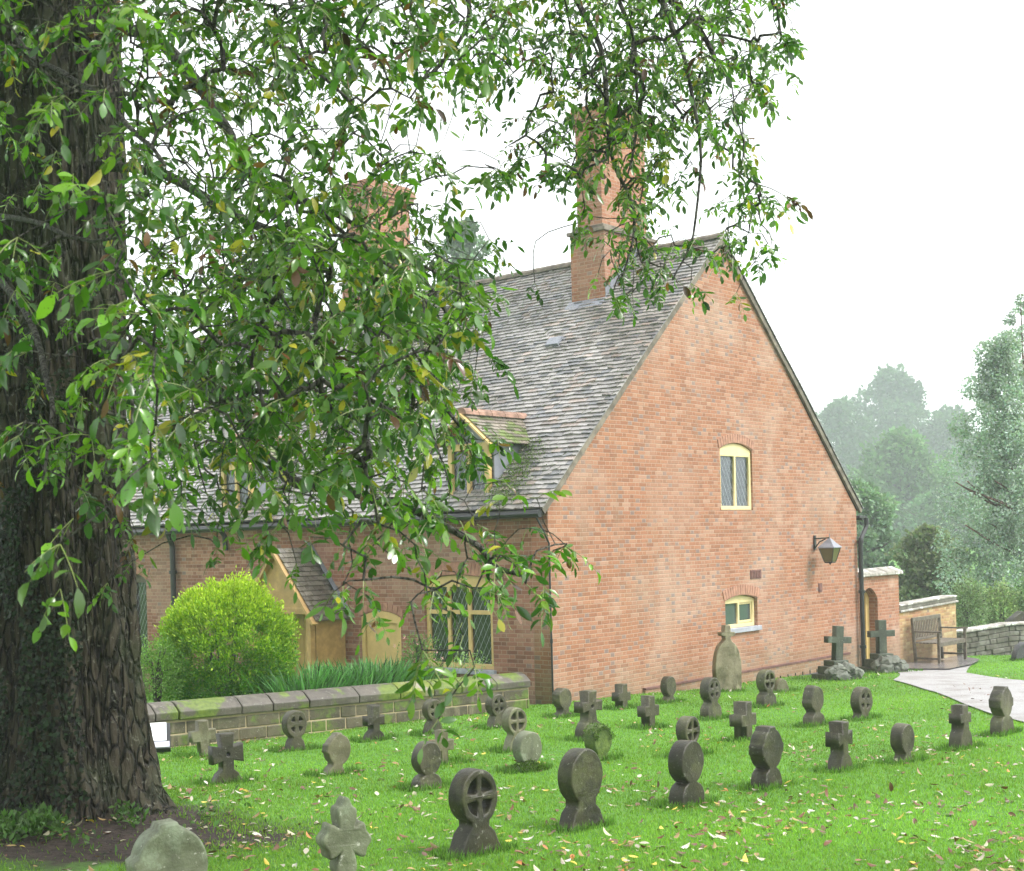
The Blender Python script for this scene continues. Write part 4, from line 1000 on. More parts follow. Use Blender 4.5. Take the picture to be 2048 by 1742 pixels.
trunk_mesh().build('trunk', BARK, wt, smooth=True, uv=False)
def path(pts): return [at(*p) for p in pts]
LIMBS = [
 ([(190, 690, 9.9), (240, 704, 9.6), (293, 717, 9.2), (330, 731, 8.9), (358, 762, 8.7), (413, 793, 8.4), (465, 810, 8.1), (496, 848, 7.9), (517, 903, 7.7), (558, 937, 7.5), (592, 968, 7.3), (685, 979, 7.1), (760, 1000, 6.9), (802, 1004, 6.8), (872, 1044, 6.7), (947, 1088, 6.6), (991, 1136, 6.5), (1040, 1150, 6.4)], .075, .011),
 ([(330, 731, 8.9), (352, 735, 8.6), (385, 745, 8.3), (412, 772, 8.0), (470, 780, 7.6), (560, 790, 7.2), (650, 830, 6.9), (740, 850, 6.7)], .035, .007),
 ([(150, 60, 9.8), (300, 70, 9.2), (400, 175, 8.6), (425, 215, 8.4), (460, 270, 8.2), (480, 325, 8.0), (530, 370, 7.8), (625, 410, 7.6), (700, 440, 7.4), (750, 470, 7.3), (812, 500, 7.2), (850, 560, 7.1), (900, 640, 7.0), (930, 700, 6.9)], .05, .008),
 ([(200, 330, 9.7), (330, 350, 9.0), (450, 420, 8.4), (560, 470, 7.9), (660, 500, 7.6), (720, 560, 7.4), (760, 640, 7.2), (800, 720, 7.0), (870, 790, 6.8), (930, 860, 6.7)], .04, .008),
 ([(40, 80, 9.3), (70, 120, 7.5), (150, 160, 6.2), (260, 250, 5.4), (330, 330, 5.0)], .03, .006),
 ([(0, 560, 7.4), (60, 640, 6.6), (100, 780, 5.9), (105, 850, 5.7), (85, 960, 5.5)], .022, .005),
 ([(-40, 430, 8.6), (60, 440, 6.8), (160, 480, 6.0), (250, 470, 5.6)], .02, .005),
 ([(150, -350, 10.0), (330, -420, 9.2), (600, -420, 8.6), (850, -300, 8.2), (1050, -180, 7.9), (1200, -80, 7.8), (1320, -20, 7.7), (1400, 60, 7.6), (1440, 140, 7.6)], .085, .01),
 ([(850, -300, 8.2), (900, -120, 8.0), (940, 20, 7.9), (900, 110, 7.8), (830, 170, 7.7)], .03, .006),
 ([(1050, -180, 7.9), (1130, -40, 7.7), (1200, 100, 7.5), (1215, 230, 7.4), (1228, 330, 7.35), (1262, 400, 7.3), (1268, 480, 7.2), (1240, 560, 7.1)], .022, .005),
 ([(1200, -80, 7.8), (1262, 60, 7.7), (1275, 180, 7.6), (1268, 300, 7.5), (1240, 380, 7.4)], .018, .004),
 ([(1320, -20, 7.7), (1380, 160, 7.5), (1400, 320, 7.4), (1385, 470, 7.3), (1345, 560, 7.2)], .016, .004),
 ([(330, -420, 9.2), (480, -250, 8.7), (560, -60, 8.3), (600, 80, 8.0), (640, 180, 7.8)], .04, .006),
]
b = B(); nodes = []; nrad = []
LB = []
for pts, r0, r1 in LIMBS:
    P = path(pts); Q = []
    for i in range(len(P) - 1):
        for k in range(4):
            t = k / 4; p0 = P[max(0, i - 1)]; p1, p2 = P[i], P[i + 1]; p3 = P[min(len(P) - 1, i + 2)]
            q = .5 * ((2 * p1) + (p2 - p0) * t + (2 * p0 - 5 * p1 + 4 * p2 - p3) * t * t + (3 * p1 - p0 - 3 * p2 + p3) * t ** 3)
            Q.append(q + noise.noise_vector(q * 4) * .012)
    Q.append(P[-1]); m_ = len(Q); rr = [r0 + (r1 - r0) * (i / (m_ - 1)) ** .7 for i in range(m_)]
    rr = [r * (1 + .15 * noise.noise(Vector((i * .7, r0 * 90, 0)))) for i, r in enumerate(rr)]
    lb = B(); lb.tube(Q, rr, 9); lb.build('limb', TWIG, wt, smooth=True, uv=False)
    nodes += [tuple(q) for q in Q[2:]]; nrad += rr[2:]
MAP = [
 "77777888888555566888888861",
 "77766688887346655888888851",
 "66655548885475543888888752",
 "55556566653323310389988730",
 "44466557653310013577776200",
 "33346557553344135566643400",
 "33356356775542120035520450",
 "33354356787442200025510440",
 "33355757888648620015533530",
 "33356678888788721013321100",
 "33348789999988520000000000",
 "44466889999999510000000000",
 "34566889988888410000000000",
 "34445688887876310000000000",
 "45446556776665420000000000",
 "34555555566654221000000000",
 "24443423334434432000000000",
 "13323121233443445300000000",
 "11211110023334454200000000",
 "00000000011213221000000000",
 "00000000000012310000000000",
 "00000000000002200000000000",
 "00000000010002000000000000",
 "00000000100000000000000000"]
cl = []
DENS = .98
for r, row in enumerate(MAP):
    for c, ch in enumerate(row):
        v = int(ch); k = DENS * v * (1.0 if c > 3 else .42) * (.72 if r < 6 and c < 10 else 1) * (.75 if c < 4 and r < 12 else 1)
        if r > 14: k *= .55
        if v == 1: k *= .6
        n = int(k) + (random.random() < k - int(k))
        for _ in range(n):
            px = (c + random.random()) * 64 - (34 if c > 19 else 8); py = (r + random.random()) * 64 - (44 if c > 15 else 34)
            if c <= 4: Z = random.uniform(4.2, 8.3)
            elif c < 16: Z = random.choice((random.uniform(5.2, 7.4), random.uniform(6.6, 9.2)))
            else: Z = random.uniform(6.8, 8.6)
            if r > 14 and c > 4: Z = random.uniform(5.2, 7.0)
            if r > 19: Z = random.uniform(4.9, 5.8)
            cl.append(at(px, py, Z))
# some beyond the frame edges so the crown goes on
for _ in range(150):
    px, py = random.uniform(-500, 1600), random.uniform(-330, -60); cl.append(at(px, py, random.uniform(5.5, 9)))
for _ in range(110):
    px, py = random.uniform(-420, -20), random.uniform(-100, 1150); cl.append(at(px, py, random.uniform(5, 8.5)))
NP = np.array(nodes); par = [-1] * len(nodes); nl = len(nodes); CLP = np.array([tuple(c) for c in cl])
best = np.full(len(cl), 1e9); bi = np.zeros(len(cl), int)
for s in range(0, len(cl), 200):
    D = np.linalg.norm(CLP[s:s + 200, None] - NP[None], axis=2); best[s:s + 200] = D.min(1); bi[s:s + 200] = D.argmin(1)
done = np.zeros(len(cl), bool); allp = [np.array(p) for p in nodes]; tips = []; 
for _ in range(len(cl)):
    q = np.where(done, 1e9, best); i = int(q.argmin()); done[i] = True; p0 = allp[bi[i]]; p1 = CLP[i]; d = p1 - p0; L = np.linalg.norm(d); ns = max(2, int(L / .07)); prev = bi[i]; new = []
    side = rng.normal(size=3) * min(L, .5) * .12; side[2] = abs(side[2]) * .6 + min(L, .6) * .08
    for k in range(1, ns + 1):
        t = k / ns; p = p0 + d * t + side * math.sin(math.pi * t) + (rng.normal(size=3) * .008 if k < ns else 0); allp.append(p); par.append(prev); prev = len(allp) - 1; new.append(p)
    tips.append((prev, p1, p1 - allp[par[prev]]))
    Nw = np.array(new); D = np.linalg.norm(CLP[:, None] - Nw[None], axis=2) * 1.0; mn = D.min(1); am = D.argmin(1); u = mn < best; best[u] = mn[u]; bi[u] = am[u] + len(allp) - len(new)
cnt = np.ones(len(allp))
for i in range(len(allp) - 1, nl - 1, -1): cnt[par[i]] += cnt[i] * (1 if par[i] >= nl else 0)
kids = {}
for i in range(nl, len(allp)): kids.setdefault(par[i], []).append(i)
b = B(); started = set()
for i in range(nl, len(allp)):
    if par[i] < nl or kids[par[i]][0] != i:
        ch = [par[i], i]
        while ch[-1] in kids: ch.append(kids[ch[-1]][0])
        pts = [allp[k] for k in ch]; rr = [min(.014, .0016 + .00075 * max(cnt[k], 1) ** .52) for k in ch[1:]]; b.tube(pts, [rr[0]] + rr, 4, cap=False)
b.build('twigs', TWIG, wt, smooth=True, uv=False)
# leaves: each twig end carries pinnate leaves
LC = Cloud(); rb = B()
GREENS = [(.060, .16, .012), (.10, .235, .014), (.036, .105, .014), (.15, .30, .018), (.06, .14, .028), (.11, .20, .045)]
LO, LD, LS, LCc = [], [], [], []
def pinnate(p, d, scale):
    d = Vector(d).normalized(); L = random.uniform(.11, .19) * scale; n = random.choice((5, 7, 7, 9)); up = Vector((random.gauss(0, .35), random.gauss(0, .35), 1)).normalized()
    side = d.cross(up); side = Vector((1, 0, 0)) if side.length < .05 else side.normalized()
    r = random.random(); base = random.choice(GREENS)
    if r < .035: base = (.30, .28, .03)
    elif r < .055: base = (.10, .045, .022)
    elif r < .13: base = (.16, .27, .03)
    q = Vector(p); pts = [q.copy()]; dd = d.copy(); st = (n - 1) // 2
    for k in range(st + 1):
        dd = (dd + Vector((0, 0, -.16))).normalized(); q = q + dd * (L / (st + .6)); pts.append(q.copy())
        tw = []
        if k < st: tw = [(dd * .45 + side).normalized(), (dd * .45 - side).normalized()]
        else: tw = [dd]
        for t in tw:
            t = (t + Vector((random.gauss(0, .16), random.gauss(0, .16), random.gauss(-.28, .22)))).normalized()
            if random.random() < .06: continue
            LO.append(tuple(q)); LD.append(tuple(t)); LS.append(random.choice((.55, .8, 1, 1, 1.2)) * random.uniform(.058, .088) * scale * (.75 + .25 * (k + 1) / (st + 1)))
            c = base if random.random() > .035 else random.choice(((.42, .36, .03), (.16, .07, .03)))
            v = random.gauss(1, .26); LCc.append([max(.01, x * v) for x in c])
    rb.tube(pts, [.0018] * (len(pts) - 1) + [.0009], 3, cap=False)
for (i, p, dr) in tips:
    dr = nrm(dr); px, py = proj(p) if p[1] > .1 else (0, 0)
    k = random.choice((2, 3, 3, 4)) if py < 960 else random.choice((1, 2, 2, 3))
    for _ in range(k):
        a = random.uniform(0, 2 * math.pi); d = dr * .6 + np.array([math.cos(a) * .9, math.sin(a) * .9, random.uniform(-.9, .25)])
        pinnate(p, d, random.uniform(.8, 1.1) * (.78 if px > 960 and py < 700 else (.86 if p[1] > 6.8 else .95)))
rb.build('leaf_stalks', m_plain('leaf_stalk', (.16, .20, .05), .5), wt, uv=False)
O = np.array(LO); D = np.array(LD); X, Y, Zx = frames(D, spread=.55)
S = np.array(LS); LC.add(*LEAF, O, X, Y, Zx, np.stack([S * rng.uniform(.95, 1.35, len(S)), S, S * rng.uniform(-1.2, 3.2, len(S))], 1), np.array(LCc))
# unseen upper crown, added past the frame to shade trunk and lawn
n = 42000; P = np.stack([rng.uniform(-11, 4.5, n), rng.uniform(-4, 15, n), rng.uniform(3.8, 11, n)], 1)
keep = []
for p in P:
    e = ((p[0] + 4.0) / 6.6) ** 2 + ((p[1] - 6.0) / 8.5) ** 2 + ((p[2] - 7.4) / 3.5) ** 2
    if e > 1 or noise.noise(Vector(p) * .7) < -.18: keep.append(False); continue
    a_, b_ = proj(p) if p[1] > .2 else (0, -9999); keep.append(b_ < -90 or a_ < -110 or a_ > 2130)
P = P[np.array(keep)]; n = len(P); D = rdir(n, -.4); X, Y, Zx = frames(D, spread=.6)
LC.add(*LEAF2, P, X, Y, Zx, rng.uniform(.20, .34, n), vary(GREENS[0], n))
LC.build('crown', L_TREE, wt)
b = B()
for q in ((-2.2, 7, 8.5), (-5.5, 9, 8), (-3, 12.5, 9), (.5, 8.5, 8.3)):
    b.tube([(TX - .1, TY + .15, 7.2), ((TX + q[0]) / 2, (TY + q[1]) / 2, 7.9), q], [.28, .18, .05], 8)
b.build('upper_limbs', BARK, wt, smooth=True, uv=False)

# ivy on the trunk, left and front
iv = Cloud(); Ps, Ns = [], []
def tr(z): return np.interp(z, [-.6, -.35, 0, .45, 1, 1.8, 3.2, 5], [.78, .70, .62, .56, .51, .47, .44, .42])
for _ in range(9000):
    a = random.gauss(-1.95, .62); z = random.uniform(-.35, 3.6); 
    k = noise.noise(Vector((math.cos(a) * 2, math.sin(a) * 2, z * 1.0)) * 1.6) + .20 - .17 * max(0, z - .6) - .10 * abs(a + 1.95)
    if k < 0 or a > -1.15: continue
    r = tr(z) + random.uniform(.0, .07) + .10 * math.exp(-max(0, z + .4) * 2.5); Ps.append((TX + .03 + r * math.cos(a), TY + r * math.sin(a), z)); Ns.append((math.cos(a), math.sin(a), .3))
Ps, Ns = np.array(Ps), np.array(Ns); n = len(Ps); D = nrm(rdir(n, -.6) + Ns * .3); X, Y, Zx = frames(D, up=Ns * 1.5, spread=.5)
iv.add([(0, 0, 0), (-.5, .25, .05), (-.25, .55, 0), (0, 1, 0), (.25, .55, 0), (.5, .25, .05)], [(0, 5, 4, 3, 2, 1)], Ps, X, Y, Zx, rng.uniform(.022, .044, n), vary((.010, .022, .007), n, .5))
tag(iv.build('ivy', L_IVY), 'dark green ivy clinging to the left side of the big tree trunk', 'ivy')
# rough growth round the roots
ug = Cloud(); P = []
for _ in range(5200):
    a = random.gauss(-1.9, .75); r = .56 + abs(random.gauss(0, .42)); x = TX + r * math.cos(a); y = TY + r * math.sin(a)
    if noise.noise(Vector((x * 2.6, y * 2.6, 3))) < .10: continue
    P.append((x, y, g(x, y) + random.uniform(0, .10)))
P = np.array(P); n = len(P); X, Y, Zx = frames(rdir(n, .9), spread=.8)
ug.add(*LEAF2, P, X, Y, Zx, rng.uniform(.03, .075, n), vary((.06, .13, .025), n, .35))
tag(ug.build('ground_cover', L_SHRUB), kind='stuff')

# ------------------------------------------------------------------ garden plants
def leafball(name, c, rad, n, size, colf, mat, label, cat, tmpl=LEAF2, shell=.55, up=.5, lump=.25, zmin=None, group=None, parent=None, stems=True, extra=None, clump=0):
    c = np.array(c); rad = np.array(rad); d = rdir(n); rr = shell + (1 - shell) * rng.random(n) ** .6
    if clump:
        kc = rdir(clump); d = nrm(kc[rng.integers(0, clump, n)] + rng.normal(size=(n, 3)) * (1.7 / math.sqrt(clump)))
        cr_ = rng.random(clump); rr = rr * (.86 + .16 * cr_[rng.integers(0, clump, n)])
    lf = np.array([1 + lump * (noise.noise(Vector(q) * 2.1 + Vector(c)) + .6 * noise.noise(Vector(q) * 5 + Vector(c))) for q in d])
    P = c + d * rad * (rr * lf)[:, None]
    if zmin is not None: k = P[:, 2] > zmin; P, d, rr = P[k], d[k], rr[k]
    n = len(P); X, Y, Zx = frames(nrm(d * .9 + rng.normal(size=(n, 3)) * .6 + np.array([0, 0, up])), spread=.8)
    C = colf(P, d, rr, n); cl_ = Cloud(); cl_.add(*tmpl, P, X, Y, Zx, rng.uniform(.7, 1.3, n) * size, C); 
    if label:
        r = empty(name, (0, 0, 0)); tag(r, label, cat, group); (extra(cl_) if extra else None); cl_.build('foliage', mat, r)
        if stems:
            b = B()
            for _ in range(9):
                q = rdir(1, 1.0)[0] * rad * .8; b.tube([(c[0], c[1], g(c[0], c[1]) - .05), tuple(c + q * .4), tuple(c + q)], [.02, .012, .004], 5)
            b.build('stems', TWIG, r)
        return r
    return cl_
Ys = 17.4; cs = at(452, 1300, Ys); Rb = 143 / FPX * Ys
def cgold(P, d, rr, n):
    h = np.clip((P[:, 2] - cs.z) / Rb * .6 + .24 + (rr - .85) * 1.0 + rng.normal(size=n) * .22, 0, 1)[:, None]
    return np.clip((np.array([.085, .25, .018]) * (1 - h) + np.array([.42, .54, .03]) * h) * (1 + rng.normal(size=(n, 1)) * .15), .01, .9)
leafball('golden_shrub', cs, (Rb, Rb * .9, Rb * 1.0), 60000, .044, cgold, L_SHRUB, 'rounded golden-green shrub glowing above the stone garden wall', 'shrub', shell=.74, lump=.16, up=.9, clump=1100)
def solid(c, v=.2): return lambda P, d, rr, n: vary(c, n, v)
p = at(312, 1345, 16.6); leafball('light_green_shrub', p, (.38, .35, .42), 5000, .035, solid((.14, .26, .05)), L_SHRUB, 'loose light green shrub between the tree trunk and the golden shrub', 'shrub', shell=.3, lump=.4)
p = at(20, 1330, 16.5); leafball('garden_bush', p, (1.0, .5, .8), 7000, .05, solid((.08, .2, .03)), L_SHRUB, 'green bush in the cottage garden left of the tree trunk', 'shrub', shell=.4, lump=.3)
# strap leaved clumps
random.seed(5)
SPK = ['long-bladed green clump right beside the golden shrub', 'long-bladed green clump below the porch door', 'long-bladed green clump in the middle of the wall top row', 'long-bladed green clump in front of the small hatch door', 'long-bladed green clump nearest the tall mullioned window']
for i, px in enumerate((600, 655, 705, 755, 805)):
    Yc = 17.2 + i * .28; p = at(px, 1385, Yc); n = 1300
    r_ = np.abs(rng.normal(size=n)) * .24; a = rng.uniform(0, 2 * math.pi, n); P = np.stack([p.x + r_ * np.cos(a), p.y + r_ * np.sin(a), np.full(n, g(p.x, p.y) + .05)], 1)
    D = nrm(np.stack([np.cos(a) * .5, np.sin(a) * .5, np.full(n, 1.1)], 1) + rng.normal(size=(n, 3)) * .16); X, Y, Zx = frames(D, spread=.5)
    S = rng.uniform(.2, .8, n) * (1.0 - .18 * (i % 3 == 1)); c_ = Cloud()
    c_.add([(-.012, 0, 0), (.012, 0, 0), (.017, .5, -.02), (-.017, .5, -.02), (.011, .85, -.10), (-.011, .85, -.10), (0, 1, -.17)], [(0, 1, 2, 3), (3, 2, 4, 5), (5, 4, 6)], P, X, Y, Zx, np.stack([S, S, S], 1), vary((.085, .22, .06), n, .35))
    tag(c_.build('strap_leaved_plant', L_SHRUB), SPK[i], 'plant', 'strap-leaved clumps behind the stone wall')
p = at(838, 1318, 18.3)
def blooms(fl):
    P = np.array([tuple(p)] * 26) + rng.normal(size=(26, 3)) * .17; X, Y, Zx = frames(rdir(26, .5))
    for k in range(5):
        D2 = nrm(np.cos(k * 1.257) * X + np.sin(k * 1.257) * Zx); fl.add(*LEAF2, P, nrm(np.cross(D2, Y)), D2, Y, np.full(26, .035), vary((.75, .40, .42), 26, .1))
leafball('rose_bush', p, (.28, .22, .34), 1300, .04, solid((.12, .22, .05)), L_SHRUB, 'thin rose bush with small pink blooms under the tall mullioned window', 'plant', shell=.2, lump=.5, extra=blooms)
p2 = at(930, 1325, 18.55)
leafball('climbing_plant', p2, (.36, .14, .13), 420, .035, solid((.22, .34, .12)), L_SHRUB, 'straggly pale green creeper over the wall end below the tall window', 'plant', shell=.1, lump=.6, stems=False)
# mossy growth beside the right dormer
mo = Cloud(); P = []
for _ in range(1500):
    t = random.random(); px = 985 + 95 * (t) + random.gauss(0, 13); py = 1003 - 110 * t ** 1.4 + random.gauss(0, 13)
    x_, s_ = pickR(px, py); q = roofpt(1, (x_ + .18) / (W / 2 + .18) * SL, s_, .02 + abs(random.gauss(0, .03))); P.append(tuple(H(*q)))
P = np.array(P); n = len(P); X, Y, Zx = frames(rdir(n, .7)); mo.add(*LEAF2, P, X, Y, Zx, rng.uniform(.02, .045, n), vary((.08, .14, .015), n, .35))
tag(mo.build('moss', L_SHRUB), 'green mossy growth on the roof tiles beside the right dormer', 'moss')

# ------------------------------------------------------------------ trees beyond
def bgtree(name, label, px, top, bot, hw, Y, n, size, c, grp=None, trunks=((0, 0),), bark=BARK, blobs=16, droop=0, seed=0, slim=False, tw=.2, asp=.8):
    if grp and Y > 70: size *= 2.0; tw *= 2.0; Y *= 2.0
    random.seed(seed); r = empty(name, (0, 0, 0)); tag(r, label, 'tree', grp)
    T = at(px, top, Y); Bt = at(px, bot, Y); hwm = hw / FPX * Y; H_ = T.z - Bt.z; cl_ = Cloud(); gzz = g(T.x, Y)
    tb = B()
    for (ox, lean) in trunks:
        x0 = T.x + ox * hwm; m_ = 7; pts = [(x0 + lean * hwm * t + .12 * math.sin(t * 5 + ox * 9), Y + .1 * math.cos(t * 4), gzz - .1 + (T.z - .1 * H_ - gzz) * t) for t in [i / m_ for i in range(m_ + 1)]]
        tb.tube(pts, [tw * (1 - .85 * i / m_) for i in range(m_ + 1)], 8)
        for k in range(9):
            t = .3 + .6 * k / 9; a = pts[int(t * m_)]; w_ = hwm * (.85 if not slim else .9) * math.sin(math.pi * min(.95, t + .1)); s_ = 1 if k % 2 else -1
            tb.tube([a, (a[0] + s_ * w_ * .5, a[1] + random.uniform(-1, 1) * w_ * .4, a[2] + .22 * w_), (a[0] + s_ * w_, a[1] + random.uniform(-1, 1) * w_ * .6, a[2] + .5 * w_)], [tw * .4, tw * .22, .02], 5)
    tb.build('trunk', bark, r, smooth=True, uv=False)
    nb = blobs; per = n // nb
    for i in range(nb):
        t = (i + .5) / nb; z = Bt.z + H_ * (.06 + .88 * t); prof = (math.sin(math.pi * min(1, (t * .86 + .14))) ** .6) if not slim else (1.0 - t * .72) ** .8 * (.75 + .25 * math.sin(i * 2.4))
        a = i * 2.4 + random.random(); off = hwm * prof * random.uniform(.15 if slim else .35, .95 if slim else .72)
        cx_, cy2 = T.x + off * math.cos(a), Y + off * math.sin(a) * .8; rb_ = hwm * random.uniform(.30, .46) * (.55 + .45 * prof) * (.55 if slim else 1); rz2 = rb_ * asp * (1.3 if slim else 1)
        d = rdir(per); rr = .45 + .55 * rng.random(per) ** .5; lf = np.array([1 + .55 * noise.noise(Vector(q) * 2.4 + Vector((i, px, 0))) for q in d])
        P = np.array([cx_, cy2, z]) + d * np.array([rb_, rb_, rz2]) * (rr * lf)[:, None]; 
        if droop: P[:, 2] -= droop * rb_ * (rng.random(per)) * (np.abs(d[:, 0]) + .2)
        P[:, 2] = np.maximum(P[:, 2], gzz + .1)
        X, Y_, Zx = frames(nrm(d + rng.normal(size=(per, 3)) * .7 + np.array([0, 0, -.5 * droop])), spread=.9)
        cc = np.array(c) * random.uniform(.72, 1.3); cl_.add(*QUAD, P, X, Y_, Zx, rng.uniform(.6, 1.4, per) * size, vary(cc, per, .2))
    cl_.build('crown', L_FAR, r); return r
GB = 'misty trees beyond the gable'
bgtree('broadleaf_tree', 'tallest misty rounded tree beyond the gable with a peaked top', 1785, 728, 1150, 135, 125, 22000, .40, (.075, .13, .065), GB, seed=1, blobs=26)
bgtree('broadleaf_tree', 'misty tree lowest behind the gable slope, left of the tallest one', 1672, 790, 1150, 110, 118, 15000, .40, (.075, .13, .065), GB, seed=2, blobs=22)
bgtree('broadleaf_tree', 'misty tree between the tallest round tree and the slender feathery tree', 1892, 815, 1150, 115, 120, 16000, .40, (.075, .13, .065), GB, seed=3, blobs=22)
bgtree('broadleaf_tree', 'brighter green bushy tree in front of the misty rounded trees', 1800, 862, 1150, 140, 80, 20000, .28, (.11, .21, .075), GB, seed=4, blobs=26)
bgtree('broadleaf_tree', 'darker green tree just above the gateway wall beside the gutter', 1722, 960, 1160, 75, 62, 12000, .20, (.17, .25, .16), GB, seed=5, blobs=18)
bgtree('broadleaf_tree', 'soft misty tree filling the gap behind the feathery tree at the right edge', 1985, 850, 1180, 130, 110, 18000, .36, (.075, .13, .065), GB, seed=21, blobs=24)
bgtree('broadleaf_tree', 'broad misty tree low behind the olive brown small tree', 1880, 985, 1200, 120, 72, 14000, .24, (.10, .18, .09), GB, seed=22, blobs=24)
bgtree('olive_shrub_tree', 'olive brown bushy small tree rising behind the low yellowish brick wall', 1855, 1052, 1240, 85, 42, 12000, .13, (.20, .24, .14), GB, seed=6, blobs=20, tw=.08)
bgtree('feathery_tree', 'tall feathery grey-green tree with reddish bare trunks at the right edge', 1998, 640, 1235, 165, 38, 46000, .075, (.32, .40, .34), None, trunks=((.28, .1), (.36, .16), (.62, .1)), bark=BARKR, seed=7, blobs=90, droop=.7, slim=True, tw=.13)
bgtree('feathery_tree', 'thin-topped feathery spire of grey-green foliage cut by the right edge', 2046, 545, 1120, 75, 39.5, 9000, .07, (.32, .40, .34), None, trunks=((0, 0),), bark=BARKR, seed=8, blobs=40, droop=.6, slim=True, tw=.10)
bgtree('broadleaf_tree', 'misty tree beyond the right edge of the lawn', 2190, 800, 1150, 120, 60, 9000, .22, (.06, .12, .05), GB, seed=9, blobs=20)
bgtree('broadleaf_tree', 'pale misty tree rising behind the roof ridge between the chimneys', 925, 425, 800, 88, 70, 12000, .22, (.15, .23, .13), None, seed=10, blobs=22)
bgtree('broadleaf_tree', 'pale misty tree behind the left part of the roof ridge', 560, 470, 900, 110, 75, 11000, .25, (.15, .23, .13), None, seed=11, blobs=22)
for i, (px, top, hw, Yh, lab, cc) in enumerate(((1935, 1165, 38, 35, 'pale green shrub just behind the rubble wall beside the low brick wall', (.20, .27, .14)), (2000, 1175, 42, 36, 'light green shrub behind the rubble wall under the feathery tree trunks', (.24, .32, .14)), (2075, 1160, 45, 36, 'green shrub behind the rubble wall cut by the right edge', (.17, .27, .12)))):
    p = at(px, (top + 1262) / 2, Yh); leafball('wild_shrub', p, (hw / FPX * Yh, .6, (1262 - top) / 2 / FPX * Yh * 1.15), 5200, .06, solid(cc, .3), L_FAR, lab, 'shrub', tmpl=QUAD, shell=.4, lump=.4, group='shrubs behind the rubble wall')
# far wood closing the horizon
fw = Cloud()
for i in range(90):
    a = i / 89; X0 = -320 + 700 * a; Y0 = 420 + 25 * math.sin(i * 1.7); hh = random.uniform(12, 19); per = 420
    if 40 < X0 < 62 or True:
        d = rdir(per); d[:, 2] = np.abs(d[:, 2]); P = np.array([X0, Y0, g(X0, Y0)]) + d * np.array([9, 6, hh]) * (.75 + .35 * rng.random(per))[:, None]
        X, Y_, Zx = frames(nrm(d + rng.normal(size=(per, 3)) * .6)); fw.add(*QUAD, P, X, Y_, Zx, rng.uniform(1.3, 2.4, per), vary((.08, .14, .07), per))
tag(fw.build('distant_wood', L_FAR), kind='stuff')

# ------------------------------------------------------------------ grass, fallen leaves
def inhouse(x, y):
    dx, dy = x - HX, y - HY; lx, ly = dx * cy + dy * sy, -dx * sy + dy * cy
    if ly > -.05 and lx > -.02: return True
    q = Vector((x - WA.x, y - WA.y, 0)); s = q.dot(wd); n_ = q.dot(wn_)
    return -EXT < s < WL and -.3 < n_ < .16
random.seed(11); n = 560000
yy = 5.0 * (34 / 5.0) ** rng.random(n); xx = np.where(rng.random(n) < .78, rng.uniform(-.46, .48, n), rng.uniform(-.9, 1.1, n)) * yy
keep = np.zeros(n, bool)
for i in range(n):
    x, y = xx[i], yy[i]
    if inhouse(x, y) or inpoly(x, y, PATHP) or inpoly(x, y, PAVEP): continue
    sk_ = soil_k(x, y) + .5 * noise.noise(Vector((x * 1.3, y * 1.3, 0)))
    if sk_ < .88 and random.random() < (.95 if sk_ < .7 else .75): continue
    q = Vector((x - WA.x, y - WA.y, 0))
    if q.dot(wn_) < -.16 and y < 22 and x < .6: continue
    keep[i] = True
xx, yy = xx[keep], yy[keep]; n = len(xx); zz = np.array([g(a, c) for a, c in zip(xx, yy)])
P = np.stack([xx, yy, zz - .004], 1); D = nrm(np.stack([rng.normal(size=n) * .38, rng.normal(size=n) * .38 - .05, np.ones(n)], 1)); X, Y, Zx = frames(D, up=np.zeros(3), spread=1)
hgt = rng.uniform(.014, .040, n) * (1 + .35 * np.array([noise.noise(Vector((a * 1.1, c * 1.1, 5))) for a, c in zip(xx, yy)])); wdt = .0035 + .00045 * yy
pat = np.array([noise.noise(Vector((a * .5, c * .5, 9))) for a, c in zip(xx, yy)])[:, None]
C = np.clip(np.array([.18, .325, .05]) * (1 + .45 * pat) * (1 + rng.normal(size=(n, 1)) * .17) + np.array([.05, .02, 0]) * (rng.random((n, 1)) < .15), .01, .9)
gr = Cloud()
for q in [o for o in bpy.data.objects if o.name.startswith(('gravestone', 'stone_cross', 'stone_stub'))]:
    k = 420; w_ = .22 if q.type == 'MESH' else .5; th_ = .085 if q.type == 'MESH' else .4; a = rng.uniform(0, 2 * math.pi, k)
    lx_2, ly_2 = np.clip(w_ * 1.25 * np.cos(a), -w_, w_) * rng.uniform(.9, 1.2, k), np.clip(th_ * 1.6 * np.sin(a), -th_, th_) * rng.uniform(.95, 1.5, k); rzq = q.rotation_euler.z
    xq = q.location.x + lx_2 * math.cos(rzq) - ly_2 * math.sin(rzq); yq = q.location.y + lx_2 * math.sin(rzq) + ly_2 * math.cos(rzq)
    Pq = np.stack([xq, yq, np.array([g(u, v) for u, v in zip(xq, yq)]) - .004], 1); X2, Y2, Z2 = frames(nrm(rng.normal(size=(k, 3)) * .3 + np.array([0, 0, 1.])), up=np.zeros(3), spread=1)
    h2 = rng.uniform(.03, .085, k); gr.add(*BLADE, Pq, X2, Y2, Z2, np.stack([np.full(k, .004 + .0004 * q.location.y), h2, h2], 1), vary((.11, .22, .035), k, .25))
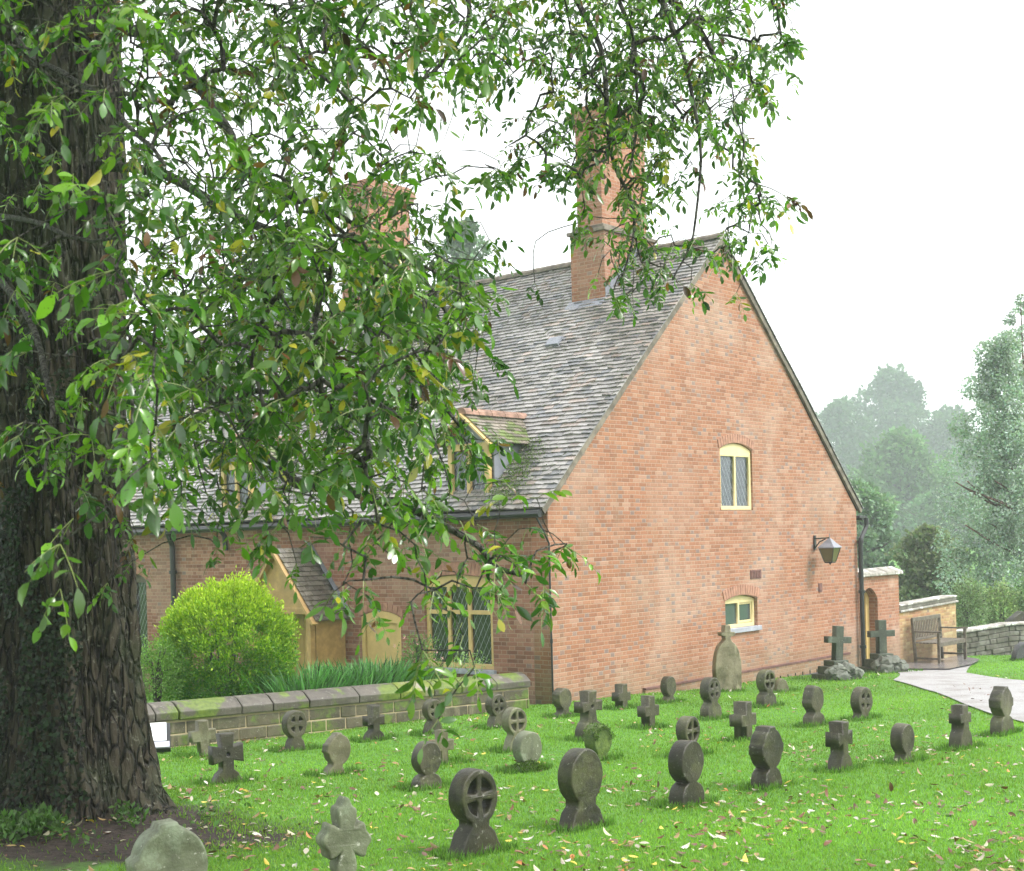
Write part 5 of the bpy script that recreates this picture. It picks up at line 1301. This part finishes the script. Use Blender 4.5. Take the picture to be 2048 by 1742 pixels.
gr.add(*BLADE, P, X, Y, Zx, np.stack([wdt, hgt, hgt], 1), C); tag(gr.build('grass', L_GRASS), kind='stuff')
fl = Cloud(); P = []; 
while len(P) < 6000:
    y = 5.2 * (27 / 5.2) ** random.random(); x = (random.uniform(-.42, .42) if random.random() < .8 else random.uniform(.4, 1.0)) * y
    if inhouse(x, y) or (inpoly(x, y, PATHP) and random.random() < .6): continue
    if noise.noise(Vector((x * .9, y * .9, 2))) + (.22 if y < 11 else 0) - .25 * max(0, (y - 12) / 10) < random.uniform(-.38, .42): continue
    if (x - WA.x) * wn_.x + (y - WA.y) * wn_.y < -.1 and x < .6: continue
    P.append((x, y, g(x, y) + random.uniform(.004, .034)))
P = np.array(P); n = len(P); X, Y, Zx = frames(nrm(np.stack([rng.normal(size=n), rng.normal(size=n), rng.normal(size=n) * .16], 1)), spread=.22)
pal = np.array([(.34, .30, .23), (.50, .46, .40), (.16, .07, .03), (.12, .055, .03), (.55, .42, .05), (.45, .16, .04), (.30, .20, .08), (.48, .44, .30)])
C = pal[rng.choice(8, n, p=[.14, .08, .22, .20, .06, .04, .16, .10])] * (1 + rng.normal(size=(n, 1)) * .12); S = rng.uniform(.03, .08, n)
fl.add(*LEAF, P, X, Y, Zx, np.stack([S * 1.25, S, S * rng.uniform(-3, 3, n)], 1), np.clip(C, .01, .9)); tag(fl.build('fallen_leaves', L_DEAD), kind='stuff')

# ------------------------------------------------------------------ haze
b = B(); b.box(-420, 420, -70, 820, -12, 62); hz = b.build('haze', None, uv=False); hz.data.materials.clear()
hm = bpy.data.materials.new('haze'); hm.use_nodes = True; hn = hm.node_tree; hn.nodes.remove(hn.nodes['Principled BSDF'])
pv = hn.nodes.new('ShaderNodeVolumePrincipled'); pv.inputs['Color'].default_value = (.90, .96, 1.0, 1); pv.inputs['Density'].default_value = .0014; pv.inputs['Anisotropy'].default_value = .2
hn.links.new(pv.outputs[0], hn.nodes['Material Output'].inputs['Volume']); hz.data.materials.append(hm); tag(hz, kind='stuff')
print('verts', sum(len(o.data.vertices) for o in bpy.data.objects if o.type == 'MESH'))
